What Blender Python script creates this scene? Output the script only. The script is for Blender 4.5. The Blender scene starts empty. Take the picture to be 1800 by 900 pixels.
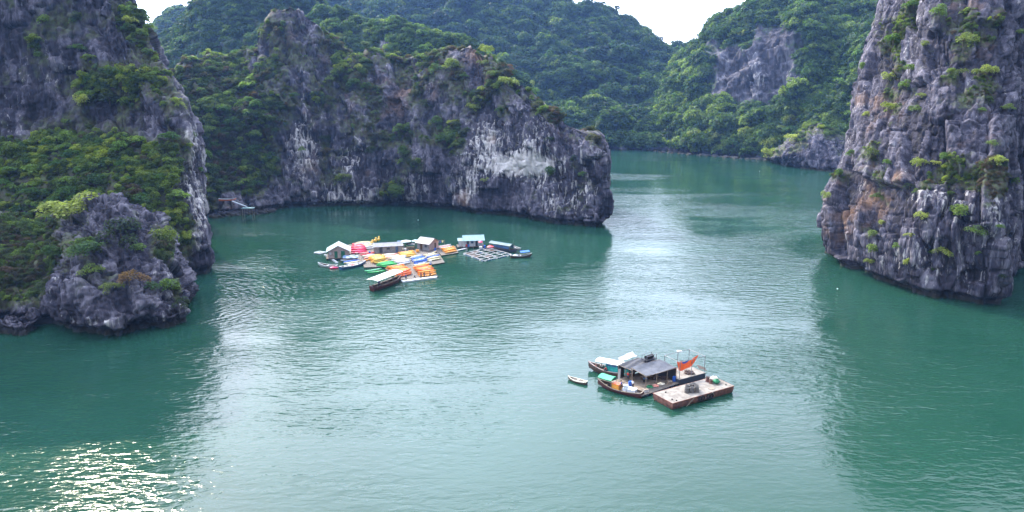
import bpy, bmesh, math, random, time
import numpy as np
from mathutils import Vector, Matrix, Euler
random.seed(7); rng = np.random.default_rng(11)
T0 = time.time()
scene = bpy.context.scene
COL = scene.collection
# ------------------------------------------------------------------ camera, world, sun, exposure
F = 1285.0; TH = math.radians(13.1); HC = 50.0
cth, sth = math.cos(TH), math.sin(TH)
cd = bpy.data.cameras.new('camera'); cam = bpy.data.objects.new('camera', cd); COL.objects.link(cam)
cd.sensor_width = 36.0; cd.lens = 36.0 * F / 1800.0; cd.clip_start = 0.5; cd.clip_end = 20000
cam.location = (0, 0, HC); cam.rotation_euler = (math.pi/2 - TH, 0, 0)
scene.camera = cam
SUN_EL, SUN_AZ = math.radians(36.5), math.radians(-34)      # azimuth measured from +Y towards +X
world = bpy.data.worlds.new('World'); scene.world = world; world.use_nodes = True
nt = world.node_tree; nt.nodes.clear()
def N(nt, typ, **kw):
    n = nt.nodes.new(typ)
    for k, v in kw.items():
        if k.startswith('i_'):
            key = k[2:]; key = int(key) if key.isdigit() else key.replace('_', ' ')
            n.inputs[key].default_value = v
        else: setattr(n, k, v)
    return n
sky = N(nt, 'ShaderNodeTexSky', sky_type='NISHITA', sun_disc=False, sun_elevation=SUN_EL, sun_rotation=SUN_AZ,
        air_density=1.0, dust_density=4.0, ozone_density=1.0, altitude=0)
tcw = N(nt, 'ShaderNodeTexCoord')
mpw = N(nt, 'ShaderNodeMapping'); mpw.inputs['Scale'].default_value = (1, 1, 2.6)
nsw = N(nt, 'ShaderNodeTexNoise', i_Scale=2.2, i_Detail=6.0, i_Roughness=0.55)
crw = N(nt, 'ShaderNodeValToRGB'); crw.color_ramp.elements[0].position = 0.36; crw.color_ramp.elements[1].position = 0.62
crw.color_ramp.elements[0].color = (0.50, 0.50, 0.50, 1); crw.color_ramp.elements[1].color = (0.85, 0.85, 0.85, 1)
mxw = N(nt, 'ShaderNodeMix', data_type='RGBA')
mxw.inputs[7].default_value = (8.6, 10.2, 13.5, 1)          # thin bright cloud
bgw = N(nt, 'ShaderNodeBackground', i_Strength=0.12)
ow = N(nt, 'ShaderNodeOutputWorld')
L = nt.links.new
# the thin cloud is brightest around the sun
dpw = N(nt, 'ShaderNodeVectorMath', operation='DOT_PRODUCT'); nrw = N(nt, 'ShaderNodeVectorMath', operation='NORMALIZE')
dpw.inputs[1].default_value = (math.sin(SUN_AZ)*math.cos(SUN_EL), math.cos(SUN_AZ)*math.cos(SUN_EL), math.sin(SUN_EL))
mrw = N(nt, 'ShaderNodeMapRange', i_1=-0.5, i_2=0.95, i_3=0.34, i_4=3.4, interpolation_type='SMOOTHSTEP'); scw = N(nt, 'ShaderNodeVectorMath', operation='SCALE')
L(tcw.outputs['Generated'], nrw.inputs[0]); L(nrw.outputs[0], dpw.inputs[0]); L(dpw.outputs['Value'], mrw.inputs[0]); scw.inputs[0].default_value = (9.3, 10.5, 12.9)
mr2 = N(nt, 'ShaderNodeMapRange', i_1=0.70, i_2=0.93, i_3=0.0, i_4=1.5, interpolation_type='SMOOTHSTEP'); ad2 = N(nt, 'ShaderNodeMath', operation='ADD')
L(dpw.outputs['Value'], mr2.inputs[0]); L(mr2.outputs[0], ad2.inputs[0]); L(mrw.outputs[0], ad2.inputs[1]); L(ad2.outputs[0], scw.inputs['Scale']); L(scw.outputs[0], mxw.inputs[7])
L(tcw.outputs['Generated'], mpw.inputs[0]); L(mpw.outputs[0], nsw.inputs['Vector']); L(nsw.outputs[0], crw.inputs[0])
L(crw.outputs[0], mxw.inputs[0]); L(sky.outputs[0], mxw.inputs[6]); L(mxw.outputs[2], bgw.inputs[0]); L(bgw.outputs[0], ow.inputs[0])
sd = bpy.data.lights.new('sun', 'SUN'); sun = bpy.data.objects.new('sun', sd); COL.objects.link(sun)
sd.energy = 5.0; sd.angle = math.radians(0.6); sd.color = (1.0, 0.88, 0.68)
sdir = Vector((math.sin(SUN_AZ)*math.cos(SUN_EL), math.cos(SUN_AZ)*math.cos(SUN_EL), math.sin(SUN_EL)))
sun.rotation_euler = sdir.to_track_quat('Z', 'Y').to_euler(); sun.location = (0, 0, 300)
scene.view_settings.view_transform = 'Standard'; scene.view_settings.look = 'None'
scene.view_settings.exposure = 0.42; scene.view_settings.gamma = 1.0; scene.view_settings.use_curve_mapping = False
scene.render.engine = 'CYCLES'
cy = scene.cycles
cy.use_denoising = True; cy.max_bounces = 6; cy.diffuse_bounces = 3; cy.glossy_bounces = 3; cy.transmission_bounces = 2
cy.volume_bounces = 0; cy.transparent_max_bounces = 4; cy.use_adaptive_sampling = True; cy.adaptive_threshold = 0.02
cy.sample_clamp_indirect = 4.0; cy.sample_clamp_direct = 30.0

# ------------------------------------------------------------------ placing helpers
def ray(px, py):
    a, b = (px - 900)/F, (py - 450)/F
    return (a, cth - b*sth, -sth - b*cth)
def G(px, py, z=0.0):
    v = ray(px, py); t = (z - HC)/v[2]; return Vector((v[0]*t, v[1]*t, z))
def P(px, py, Y):
    v = ray(px, py); t = Y/v[1]; return Vector((v[0]*t, Y, HC + v[2]*t))
def project(p):
    x, y, z = p[..., 0], p[..., 1], p[..., 2] - HC
    zc = y*cth - z*sth; yc = y*sth + z*cth
    return 900 + F*x/zc, 450 - F*yc/zc, zc

# ------------------------------------------------------------------ numpy noise
def _h(ix, iy, iz, seed):
    h = (ix.astype(np.uint32)*np.uint32(374761393)) ^ (iy.astype(np.uint32)*np.uint32(668265263)) ^ (iz.astype(np.uint32)*np.uint32(2147483647 - 1274126)) ^ np.uint32(seed*7919 & 0xffffffff)
    h = (h ^ (h >> np.uint32(13)))*np.uint32(1274126177)
    h = (h ^ (h >> np.uint32(15)))*np.uint32(2246822519)
    return h ^ (h >> np.uint32(16))
def perlin(p, seed=0):
    i = np.floor(p).astype(np.int64); f = (p - i)
    u = f*f*f*(f*(f*6 - 15) + 10)
    r = 0
    for dx in (0, 1):
        for dy in (0, 1):
            for dz in (0, 1):
                h = _h(i[:, 0]+dx, i[:, 1]+dy, i[:, 2]+dz, seed)
                gx = (h & np.uint32(1023)).astype(np.float64)/511.5 - 1
                gy = ((h >> np.uint32(10)) & np.uint32(1023)).astype(np.float64)/511.5 - 1
                gz = ((h >> np.uint32(20)) & np.uint32(1023)).astype(np.float64)/511.5 - 1
                d = gx*(f[:, 0]-dx) + gy*(f[:, 1]-dy) + gz*(f[:, 2]-dz)
                w = (u[:, 0] if dx else 1-u[:, 0])*(u[:, 1] if dy else 1-u[:, 1])*(u[:, 2] if dz else 1-u[:, 2])
                r = r + d*w
    return r*1.25
def fbm(p, octs=4, seed=0, gain=0.5):
    a, s, t = 1.0, 0, 0
    for o in range(octs):
        s = s + a*perlin(p*(2.03**o) + 17.3*o, seed + o); t += a; a *= gain
    return s/t
def ridged(p, octs=3, seed=0, gain=0.55):
    a, s, t = 1.0, 0, 0
    for o in range(octs):
        s = s + a*(1 - np.abs(perlin(p*(2.1**o) + 9.1*o, seed + o))*2.2); t += a; a *= gain
    return s/t
def worley(p, seed=0, box=False):
    i = np.floor(p).astype(np.int64)
    n = len(p); f1 = np.full(n, 9.0); f2 = np.full(n, 9.0); cid = np.zeros(n, np.uint32); rel = np.zeros((n, 3))
    for dx in (-1, 0, 1):
        for dy in (-1, 0, 1):
            for dz in (-1, 0, 1):
                cx, cyy, cz = i[:, 0]+dx, i[:, 1]+dy, i[:, 2]+dz
                h = _h(cx, cyy, cz, seed)
                q = np.stack([cx + (h & np.uint32(1023))/1023.0, cyy + ((h >> np.uint32(10)) & np.uint32(1023))/1023.0, cz + ((h >> np.uint32(20)) & np.uint32(1023))/1023.0], 1)
                d3 = p - q; d = ((np.abs(d3)**4).sum(1))**0.5 if box else (d3*d3).sum(1)
                c = d < f1
                f2 = np.where(c, f1, np.minimum(f2, d)); f1 = np.where(c, d, f1)
                cid = np.where(c, h, cid); rel[c] = d3[c]
    return np.sqrt(f1), np.sqrt(f2), cid, rel
def worley2(p, seed=0):
    """flat cells with straight sides (largest-axis distance)"""
    i = np.floor(p).astype(np.int64); n = len(p); f1 = np.full(n, 9.0); f2 = np.full(n, 9.0); cid = np.zeros(n, np.uint32); rel = np.zeros((n, 2)); zz = np.zeros(n, np.int64)
    for dx in (-1, 0, 1):
        for dy in (-1, 0, 1):
            cx, cy_ = i[:, 0]+dx, i[:, 1]+dy; h = _h(cx, cy_, zz, seed)
            q = np.stack([cx + 0.15 + 0.7*(h & np.uint32(1023))/1023.0, cy_ + 0.15 + 0.7*((h >> np.uint32(10)) & np.uint32(1023))/1023.0], 1)
            d2 = p[:, :2] - q; d = np.abs(d2).max(1)
            c = d < f1; f2 = np.where(c, f1, np.minimum(f2, d)); f1 = np.where(c, d, f1); cid = np.where(c, h >> np.uint32(4), cid); rel[c] = d2[c]
    return f1, f2, cid, rel
def sstep(a, b, x):
    t = np.clip((x - a)/(b - a), 0, 1); return t*t*(3 - 2*t)

# ------------------------------------------------------------------ materials
def newmat(name):
    m = bpy.data.materials.new(name); m.use_nodes = True
    nt = m.node_tree; b = nt.nodes['Principled BSDF']; return m, nt, b
def simple(name, col, rough=0.7, noise=0.12, scale=3.0, metal=0.0, bump=0.0, dirt=None):
    m, nt, b = newmat(name)
    b.inputs['Roughness'].default_value = rough; b.inputs['Metallic'].default_value = metal
    tc = N(nt, 'ShaderNodeTexCoord'); ns = N(nt, 'ShaderNodeTexNoise', i_Scale=scale, i_Detail=5.0, i_Roughness=0.6)
    cr = N(nt, 'ShaderNodeValToRGB')
    c2 = dirt if dirt else tuple(max(0, c*(1-2.2*noise)) for c in col)
    cr.color_ramp.elements[0].color = (*c2, 1); cr.color_ramp.elements[1].color = (*[min(1, c*(1+noise)) for c in col], 1)
    cr.color_ramp.elements[0].position = 0.3; cr.color_ramp.elements[1].position = 0.6
    nt.links.new(tc.outputs['Object'], ns.inputs['Vector']); nt.links.new(ns.outputs[0], cr.inputs[0]); nt.links.new(cr.outputs[0], b.inputs['Base Color'])
    if bump:
        bp = N(nt, 'ShaderNodeBump', i_Strength=bump, i_Distance=0.05)
        nt.links.new(ns.outputs[0], bp.inputs['Height']); nt.links.new(bp.outputs[0], b.inputs['Normal'])
    return m

def rock_material(name, dark, mid, light, ochre_c, soil, grain=1.0):
    m, nt, b = newmat(name); L = nt.links.new
    b.inputs['Roughness'].default_value = 0.85
    b.inputs['Specular IOR Level'].default_value = 0.25
    geo = N(nt, 'ShaderNodeNewGeometry')
    mp = N(nt, 'ShaderNodeMapping'); mp.inputs['Scale'].default_value = (0.42*grain, 0.42*grain, 0.11*grain)
    L(geo.outputs['Position'], mp.inputs[0])
    n1 = N(nt, 'ShaderNodeTexNoise', i_Scale=1.0, i_Detail=9.0, i_Roughness=0.68, i_Distortion=0.6); L(mp.outputs[0], n1.inputs['Vector'])
    cr = N(nt, 'ShaderNodeValToRGB'); e = cr.color_ramp.elements
    e[0].position = 0.30; e[0].color = (*dark, 1); e[1].position = 0.72; e[1].color = (*light, 1)
    x = e.new(0.50); x.color = (*mid, 1)
    at0 = N(nt, 'ShaderNodeAttribute', attribute_name='tone'); tm = N(nt, 'ShaderNodeMath', operation='MULTIPLY_ADD'); tm.inputs[1].default_value = 0.26
    ts = N(nt, 'ShaderNodeMath', operation='SUBTRACT'); ts.inputs[1].default_value = 0.13; L(at0.outputs['Fac'], tm.inputs[0]); L(n1.outputs[0], tm.inputs[2]); L(tm.outputs[0], ts.inputs[0]); L(ts.outputs[0], cr.inputs[0])
    # pale drip streaks, vertical, where the rock was washed bare or a sunlit rim is painted in ('pale' on the mesh)
    mp2 = N(nt, 'ShaderNodeMapping'); mp2.inputs['Scale'].default_value = (0.9*grain, 0.9*grain, 0.09*grain); L(geo.outputs['Position'], mp2.inputs[0])
    n2 = N(nt, 'ShaderNodeTexNoise', i_Scale=1.0, i_Detail=6.0, i_Roughness=0.62, i_Distortion=0.3); L(mp2.outputs[0], n2.inputs['Vector'])
    at = N(nt, 'ShaderNodeAttribute', attribute_name='pale')
    ad = N(nt, 'ShaderNodeMath', operation='ADD'); L(n2.outputs[0], ad.inputs[0]); L(at.outputs['Fac'], ad.inputs[1])
    c2 = N(nt, 'ShaderNodeMapRange', i_1=0.66, i_2=0.86); L(ad.outputs[0], c2.inputs[0])
    m2 = N(nt, 'ShaderNodeMix', data_type='RGBA'); m2.inputs[7].default_value = (0.60, 0.56, 0.54, 1); L(c2.outputs[0], m2.inputs[0]); L(cr.outputs[0], m2.inputs[6])
    # ochre stain
    n3 = N(nt, 'ShaderNodeTexNoise', i_Scale=0.12*grain, i_Detail=6.0, i_Roughness=0.6); L(geo.outputs['Position'], n3.inputs['Vector'])
    ao = N(nt, 'ShaderNodeAttribute', attribute_name='ochre')
    ad3 = N(nt, 'ShaderNodeMath', operation='ADD'); L(n3.outputs[0], ad3.inputs[0]); L(ao.outputs['Fac'], ad3.inputs[1])
    c3 = N(nt, 'ShaderNodeMapRange', i_1=0.66, i_2=0.92, i_4=0.7); L(ad3.outputs[0], c3.inputs[0])
    m3 = N(nt, 'ShaderNodeMix', data_type='RGBA'); m3.inputs[7].default_value = (*ochre_c, 1); L(c3.outputs[0], m3.inputs[0]); L(m2.outputs[2], m3.inputs[6])
    # black drip stains
    mp4 = N(nt, 'ShaderNodeMapping'); mp4.inputs['Scale'].default_value = (0.55*grain, 0.55*grain, 0.05*grain); mp4.inputs['Location'].default_value = (7, 3, 1); L(geo.outputs['Position'], mp4.inputs[0])
    n4 = N(nt, 'ShaderNodeTexNoise', i_Scale=1.3, i_Detail=7.0, i_Roughness=0.65); L(mp4.outputs[0], n4.inputs['Vector'])
    c4 = N(nt, 'ShaderNodeMapRange', i_1=0.52, i_2=0.66, i_4=0.8); k4 = N(nt, 'ShaderNodeMath', operation='MULTIPLY_ADD'); k4.inputs[1].default_value = -0.5; L(at.outputs['Fac'], k4.inputs[0]); L(n4.outputs[0], k4.inputs[2]); L(k4.outputs[0], c4.inputs[0])
    m4 = N(nt, 'ShaderNodeMix', data_type='RGBA'); m4.inputs[7].default_value = (dark[0]*0.6, dark[1]*0.6, dark[2]*0.62, 1); L(c4.outputs[0], m4.inputs[0]); L(m3.outputs[2], m4.inputs[6])
    # earth and low scrub where plants grow
    av = N(nt, 'ShaderNodeAttribute', attribute_name='veg')
    n5 = N(nt, 'ShaderNodeTexNoise', i_Scale=0.8*grain, i_Detail=6.0, i_Roughness=0.7); L(geo.outputs['Position'], n5.inputs['Vector'])
    ad5 = N(nt, 'ShaderNodeMath', operation='MULTIPLY_ADD'); ad5.inputs[1].default_value = 0.5; L(n5.outputs[0], ad5.inputs[0]); L(av.outputs['Fac'], ad5.inputs[2])
    c5 = N(nt, 'ShaderNodeMapRange', i_1=0.30, i_2=0.62, i_4=0.9); L(ad5.outputs[0], c5.inputs[0])
    sc = N(nt, 'ShaderNodeValToRGB'); sc.color_ramp.elements[0].color = (*soil, 1); sc.color_ramp.elements[1].color = (soil[0]*1.5, soil[1]*2.4, soil[2]*1.2, 1)
    sc.color_ramp.elements[0].position = 0.4; sc.color_ramp.elements[1].position = 0.65; L(n5.outputs[0], sc.inputs[0])
    m5 = N(nt, 'ShaderNodeMix', data_type='RGBA'); L(c5.outputs[0], m5.inputs[0]); L(m4.outputs[2], m5.inputs[6]); L(sc.outputs[0], m5.inputs[7])
    # wet tidal band
    sx = N(nt, 'ShaderNodeSeparateXYZ'); L(geo.outputs['Position'], sx.inputs[0])
    c6 = N(nt, 'ShaderNodeMapRange', i_1=1.5, i_2=0.7); L(sx.outputs[2], c6.inputs[0])
    m6 = N(nt, 'ShaderNodeMix', data_type='RGBA'); m6.inputs[7].default_value = (0.035, 0.033, 0.028, 1); L(c6.outputs[0], m6.inputs[0]); L(m5.outputs[2], m6.inputs[6])
    L(m6.outputs[2], b.inputs['Base Color'])
    bp = N(nt, 'ShaderNodeBump', i_Strength=0.7, i_Distance=0.28/grain); 
    n7 = N(nt, 'ShaderNodeTexNoise', i_Scale=2.0*grain, i_Detail=8.0, i_Roughness=0.72); mp7 = N(nt, 'ShaderNodeMapping'); mp7.inputs['Scale'].default_value = (1.5, 1.5, 0.7)
    L(geo.outputs['Position'], mp7.inputs[0]); L(mp7.outputs[0], n7.inputs['Vector'])
    L(n7.outputs[0], bp.inputs['Height']); L(bp.outputs[0], b.inputs['Normal'])
    return m
ROCK = rock_material('limestone', (0.009, 0.008, 0.012), (0.047, 0.042, 0.062), (0.188, 0.172, 0.210), (0.24, 0.14, 0.085), (0.060, 0.050, 0.034))
ROCK_FAR = rock_material('far_limestone', (0.02, 0.018, 0.025), (0.065, 0.060, 0.080), (0.18, 0.17, 0.195), (0.22, 0.17, 0.12), (0.035, 0.045, 0.022), grain=0.5)

ROCK_DARK = rock_material('dark_limestone', (0.008, 0.007, 0.011), (0.038, 0.034, 0.052), (0.160, 0.147, 0.182), (0.22, 0.125, 0.075), (0.060, 0.050, 0.034), grain=1.35)
def leaf_material(name, cols, tr=0.42, inst=True):
    m, nt, b = newmat(name); L = nt.links.new
    if inst: at = N(nt, 'ShaderNodeAttribute', attribute_type='INSTANCER', attribute_name='tint'); src = at.outputs['Fac']
    else: at = N(nt, 'ShaderNodeObjectInfo'); src = at.outputs['Random']
    cr = N(nt, 'ShaderNodeValToRGB'); e = cr.color_ramp.elements
    for k, c in enumerate(cols):
        pos = k/(len(cols)-1)
        if k == 0: e[0].position = 0; e[0].color = (*c, 1)
        elif k == len(cols)-1: e[-1].position = 1; e[-1].color = (*c, 1)
        else: x = e.new(pos); x.color = (*c, 1)
    L(src, cr.inputs[0])
    lv = N(nt, 'ShaderNodeAttribute', attribute_name='leaf')          # each leaf a little different
    ma = N(nt, 'ShaderNodeMapRange', i_3=0.55, i_4=1.5); L(lv.outputs['Fac'], ma.inputs[0])
    mu = N(nt, 'ShaderNodeVectorMath', operation='SCALE'); L(cr.outputs[0], mu.inputs[0]); L(ma.outputs[0], mu.inputs['Scale'])
    L(mu.outputs[0], b.inputs['Base Color']); b.inputs['Roughness'].default_value = 0.6; b.inputs['Specular IOR Level'].default_value = 0.2
    tl = N(nt, 'ShaderNodeBsdfTranslucent'); ty = N(nt, 'ShaderNodeVectorMath', operation='MULTIPLY'); ty.inputs[1].default_value = (1.5, 1.7, 0.6)
    L(mu.outputs[0], ty.inputs[0]); L(ty.outputs[0], tl.inputs[0])
    mx = N(nt, 'ShaderNodeMixShader'); mx.inputs[0].default_value = tr; L(b.outputs[0], mx.inputs[1]); L(tl.outputs[0], mx.inputs[2])
    L(mx.outputs[0], nt.nodes['Material Output'].inputs[0])
    return m
FOREST = leaf_material('forest_leaves', [(0.018, 0.038, 0.020), (0.028, 0.058, 0.024), (0.048, 0.092, 0.030), (0.088, 0.145, 0.038), (0.18, 0.24, 0.055)])
SCRUB = leaf_material('scrub_leaves', [(0.105, 0.072, 0.052), (0.060, 0.066, 0.034), (0.075, 0.118, 0.034), (0.14, 0.20, 0.042), (0.28, 0.32, 0.055)])
BRIGHT = leaf_material('bright_leaves', [(0.11, 0.14, 0.045), (0.20, 0.24, 0.06), (0.35, 0.37, 0.10)], inst=False, tr=0.4)
MIDGREEN = leaf_material('mid_leaves', [(0.055, 0.105, 0.034), (0.10, 0.165, 0.042), (0.16, 0.21, 0.055)], inst=False)
RUSTY = leaf_material('rusty_leaves', [(0.13, 0.07, 0.04), (0.19, 0.11, 0.05)], inst=False)
BARK = simple('bark', (0.11, 0.09, 0.07), 0.9, 0.2, 4)

# ------------------------------------------------------------------ cliffs: lofted control columns, really displaced
def hermite(pts, n):
    """pts (k, ..., 3) sampled at n places along chord length of axis 0."""
    pts = np.asarray(pts, float); k = len(pts)
    d = np.linalg.norm(np.diff(pts, axis=0), axis=-1)
    while d.ndim > 1: d = d.mean(-1)
    t = np.concatenate([[0], np.cumsum(np.maximum(d, 1e-3))])
    m = np.zeros_like(pts)
    sh = (-1,) + (1,)*(pts.ndim - 1)
    dt = np.diff(t).reshape(sh); sl = np.diff(pts, axis=0)/dt
    m[0] = sl[0]; m[-1] = sl[-1]
    if k > 2:
        w0, w1 = dt[1:], dt[:-1]
        m[1:-1] = (sl[:-1]*w0 + sl[1:]*w1)/(w0 + w1)
    s = np.linspace(0, t[-1], n); i = np.clip(np.searchsorted(t, s, side='right') - 1, 0, k - 2)
    h = (t[i+1] - t[i]); u = ((s - t[i])/h).reshape(sh); h = h.reshape(sh)
    return ((2*u**3 - 3*u**2 + 1)*pts[i] + (u**3 - 2*u**2 + u)*h*m[i] + (-2*u**3 + 3*u**2)*pts[i+1] + (u**3 - u**2)*h*m[i+1])
def blobs(qx, qy, lst):
    r = np.zeros_like(qx)
    for (x, y, rx, ry, w) in lst:
        d = ((qx - x)/rx)**2 + ((qy - y)/ry)**2
        r += w*np.exp(-d*1.2)
    return r
def mesh_from_arrays(name, V, Fq, attrs=None, mats=None, smooth=False):
    me = bpy.data.meshes.new(name)
    me.vertices.add(len(V)); me.vertices.foreach_set('co', np.ascontiguousarray(V, dtype=np.float32).ravel())
    k = Fq.shape[1]; n = len(Fq)
    me.loops.add(n*k); me.loops.foreach_set('vertex_index', Fq.astype(np.int32).ravel())
    me.polygons.add(n); me.polygons.foreach_set('loop_start', np.arange(0, n*k, k, dtype=np.int32))
    me.update(calc_edges=True)
    for an, (dom, arr) in (attrs or {}).items():
        a = me.attributes.new(an, 'FLOAT', dom); a.data.foreach_set('value', arr.astype(np.float32))
    if smooth: me.polygons.foreach_set('use_smooth', np.ones(n, bool))
    for m in (mats or []): me.materials.append(m)
    me.validate(); return me
SHRUBS = [ # px, py, radius in px, kind, own label (None: shared)
 (122,384,34,'bright','wide yellow-green shrub on the crest of the left headland', .6), (150,440,26,'mid','flat olive shrub half way down the left headland', .6),
 (216,404,27,'dark','dark grey-green bush on the upper left headland', .8), (286,424,20,'bright','bright green bush at the back edge of the left headland', 1.1),
 (226,491,21,'rusty','reddish brown bush low on the left headland', .8), (197,503,13,'bright','small yellow-green bush beside the reddish brown bush', .9),
 (155,476,18,'mid','low green bush on the seaward face of the left headland', .6), (303,505,17,'mid','green bush near the tip of the left headland', .8), (322,535,12,'dark','dark bush above the waterline at the tip of the left headland', .8),
 (100,450,16,'mid','green bush left of the flat olive shrub', .8), (268,505,12,'mid',None,.8), (235,440,12,'mid',None,.8),
 (225,40,13,'bright',None,.7), (146,180,13,'bright','pale green sapling at the top of the green slope on the left cliff',1.1), (227,129,13,'bright','bright shrub alone in the upper rock of the left cliff',.9), (152,106,13,'mid',None,.7), (72,100,12,'mid',None,.6), (316,186,9,'bright',None,1), (305,292,9,'bright',None,1), (265,50,10,'mid',None,.7), (135,85,12,'mid',None,.7), (60,70,10,'mid',None,.7), (350,300,8,'mid',None,1), (195,175,22,'dark',None,.8), (305,380,10,'mid',None,.8), (340,240,8,'mid',None,1),
 (593,103,10,'mid',None,.9), (631,120,9,'bright',None,.9), (627,148,13,'mid',None,.9), (645,153,9,'mid',None,.8), (582,138,8,'mid',None,.8), (551,164,7,'mid',None,.7), (660,200,8,'bright',None,.7), (706,229,12,'mid',None,.8), (713,267,9,'mid',None,.8), (604,310,9,'bright','bright green bush low on the middle cliff above the kayak rafts',.8), (693,334,16,'mid','dark green leafy bush at the waterline of the middle cliff',.8), (529,263,6,'mid',None,.9), (571,244,8,'dark',None,.9), (518,169,8,'mid',None,.9), (463,58,6,'bright',None,1), (495,55,6,'mid',None,1), (595,70,9,'bright',None,.8), (604,67,8,'bright',None,.8), (580,55,7,'mid',None,.8), (690,96,7,'bright',None,.9), (698,98,7,'bright',None,.9), (754,97,6,'bright',None,.9), (766,122,11,'mid',None,.9), (783,120,6,'bright',None,.9), (800,116,13,'mid',None,.9), (855,93,11,'bright','bright shrub crowning the highest knob of the middle ridge',1.1), (851,112,9,'bright',None,.7), (815,133,7,'mid',None,.8), (733,139,9,'mid',None,.8),
 (833,190,11,'bright','lowest of the chain of yellow-green bushes climbing the middle ridge',.8), (843,174,9,'bright',None,.9), (855,162,10,'bright',None,.8), (872,153,9,'bright',None,.8), (891,149,13,'bright','widest yellow-green bush on the crest of the middle ridge',.8), (933,154,9,'bright','round bright bush standing alone on the right end of the ridge crest',.9), (912,164,7,'mid',None,.9), (892,120,9,'rusty','brownish bush on the crest behind the bright bushes',.8), (868,132,10,'mid',None,.8), (967,305,12,'mid','green bush under the pale rock patch of the middle cliff',.9), (852,319,6,'bright',None,.8), (800,238,14,'mid','round green bush in the middle of the long middle cliff',.9), (800,217,8,'bright',None,.8), (764,214,11,'mid',None,.8), (779,243,12,'mid',None,.8), (881,194,8,'mid',None,.8), (1008,280,10,'dark',None,.8), (1025,306,7,'mid',None,.8), (971,206,7,'mid',None,.8), (965,245,8,'dark',None,.8), (712,264,8,'mid',None,.8), (730,290,10,'dark',None,.8), (650,265,9,'dark',None,.8), (745,185,10,'dark',None,.8),
 (1347,256,16,'bright','vivid green tree on the far shore beside the low outcrop',1.0), (1350,272,12,'bright','vivid green bush leaning over the water below the vivid green tree',.9), (1386,212,13,'bright','large light green tree above the low outcrop',.8), (1372,228,12,'mid',None,.8), (1418,188,17,'mid','rounded tree standing out on the dark slope above the outcrop',.8), (1263,240,12,'bright',None,.9), (1302,64,10,'bright','pale green tree at the upper edge of the bare rock face',1), (1221,236,12,'bright',None,.7), (1455,228,10,'mid',None,.7), (1174,102,10,'bright',None,.6), (1310,235,11,'bright',None,.9), (1400,245,12,'bright',None,.7),
 (1574,72,15,'mid',None,.8), (1627,80,7,'bright',None,1), (1690,79,17,'bright','large bright bush high on the right cliff',.8), (1652,22,15,'mid',None,.8), (1683,132,10,'bright',None,.9), (1669,128,8,'mid',None,.9), (1722,131,11,'bright',None,.8), (1743,129,12,'bright',None,.9), (1559,140,10,'bright',None,1), (1599,124,12,'mid',None,.8), (1596,149,12,'mid',None,.8), (1621,169,8,'bright',None,.6), (1610,192,8,'mid',None,.7), (1563,193,11,'bright',None,1.2), (1521,202,7,'bright',None,.9), (1532,270,9,'bright',None,1.2), (1618,292,14,'bright','bright bush in the centre of the right cliff with a smaller one beside it',.8), (1646,288,8,'bright','small bright bush beside the bigger one at the centre of the right cliff',.7), (1746,288,13,'bright','bright bush on the right part of the right cliff beside the deep joint',.8), (1669,277,11,'mid',None,.8), (1559,287,9,'mid',None,.9), (1454,346,8,'bright','yellow-green bush on the outermost left edge of the right cliff',1.1), (1672,341,8,'mid',None,.8), (1622,379,11,'bright',None,.7), (1683,376,17,'mid','biggest mid green bush low on the right cliff',.9), (1718,405,14,'mid',None,.9), (1551,392,6,'bright',None,1), (1600,413,7,'bright',None,.8), (1536,412,8,'mid',None,1), (1661,441,12,'bright','bright bush low on the right cliff nearest the water line',.8), (1637,446,10,'mid',None,.8), (1577,432,7,'mid',None,.9), (1598,463,8,'bright',None,1.3), (1534,461,8,'bright',None,.9), (1754,398,9,'mid',None,.6), (1767,485,8,'dark',None,.7), (1722,445,5,'mid',None,.9), (1779,323,13,'mid',None,1.2), (1745,252,8,'mid',None,.8), (1726,193,6,'mid',None,.8), (1639,474,6,'mid',None,.7), (1515,118,8,'mid',None,.9), (1474,305,8,'mid',None,1), (1537,438,11,'mid',None,.9), (1602,10,16,'mid',None,.7), (1543,345,10,'mid',None,.6), (1500,270,8,'mid',None,.9), (1700,22,13,'mid',None,.7), (1790,60,12,'mid',None,.7), (1600,330,9,'dark',None,.8), (1770,190,9,'mid',None,.8)]
SHB = [(x, y + r*.4, r*1.1 + 2, r*1.3 + 3, 0.30) for (x, y, r, *_q) in SHRUBS if r < 22]
MASS = {}
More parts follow.
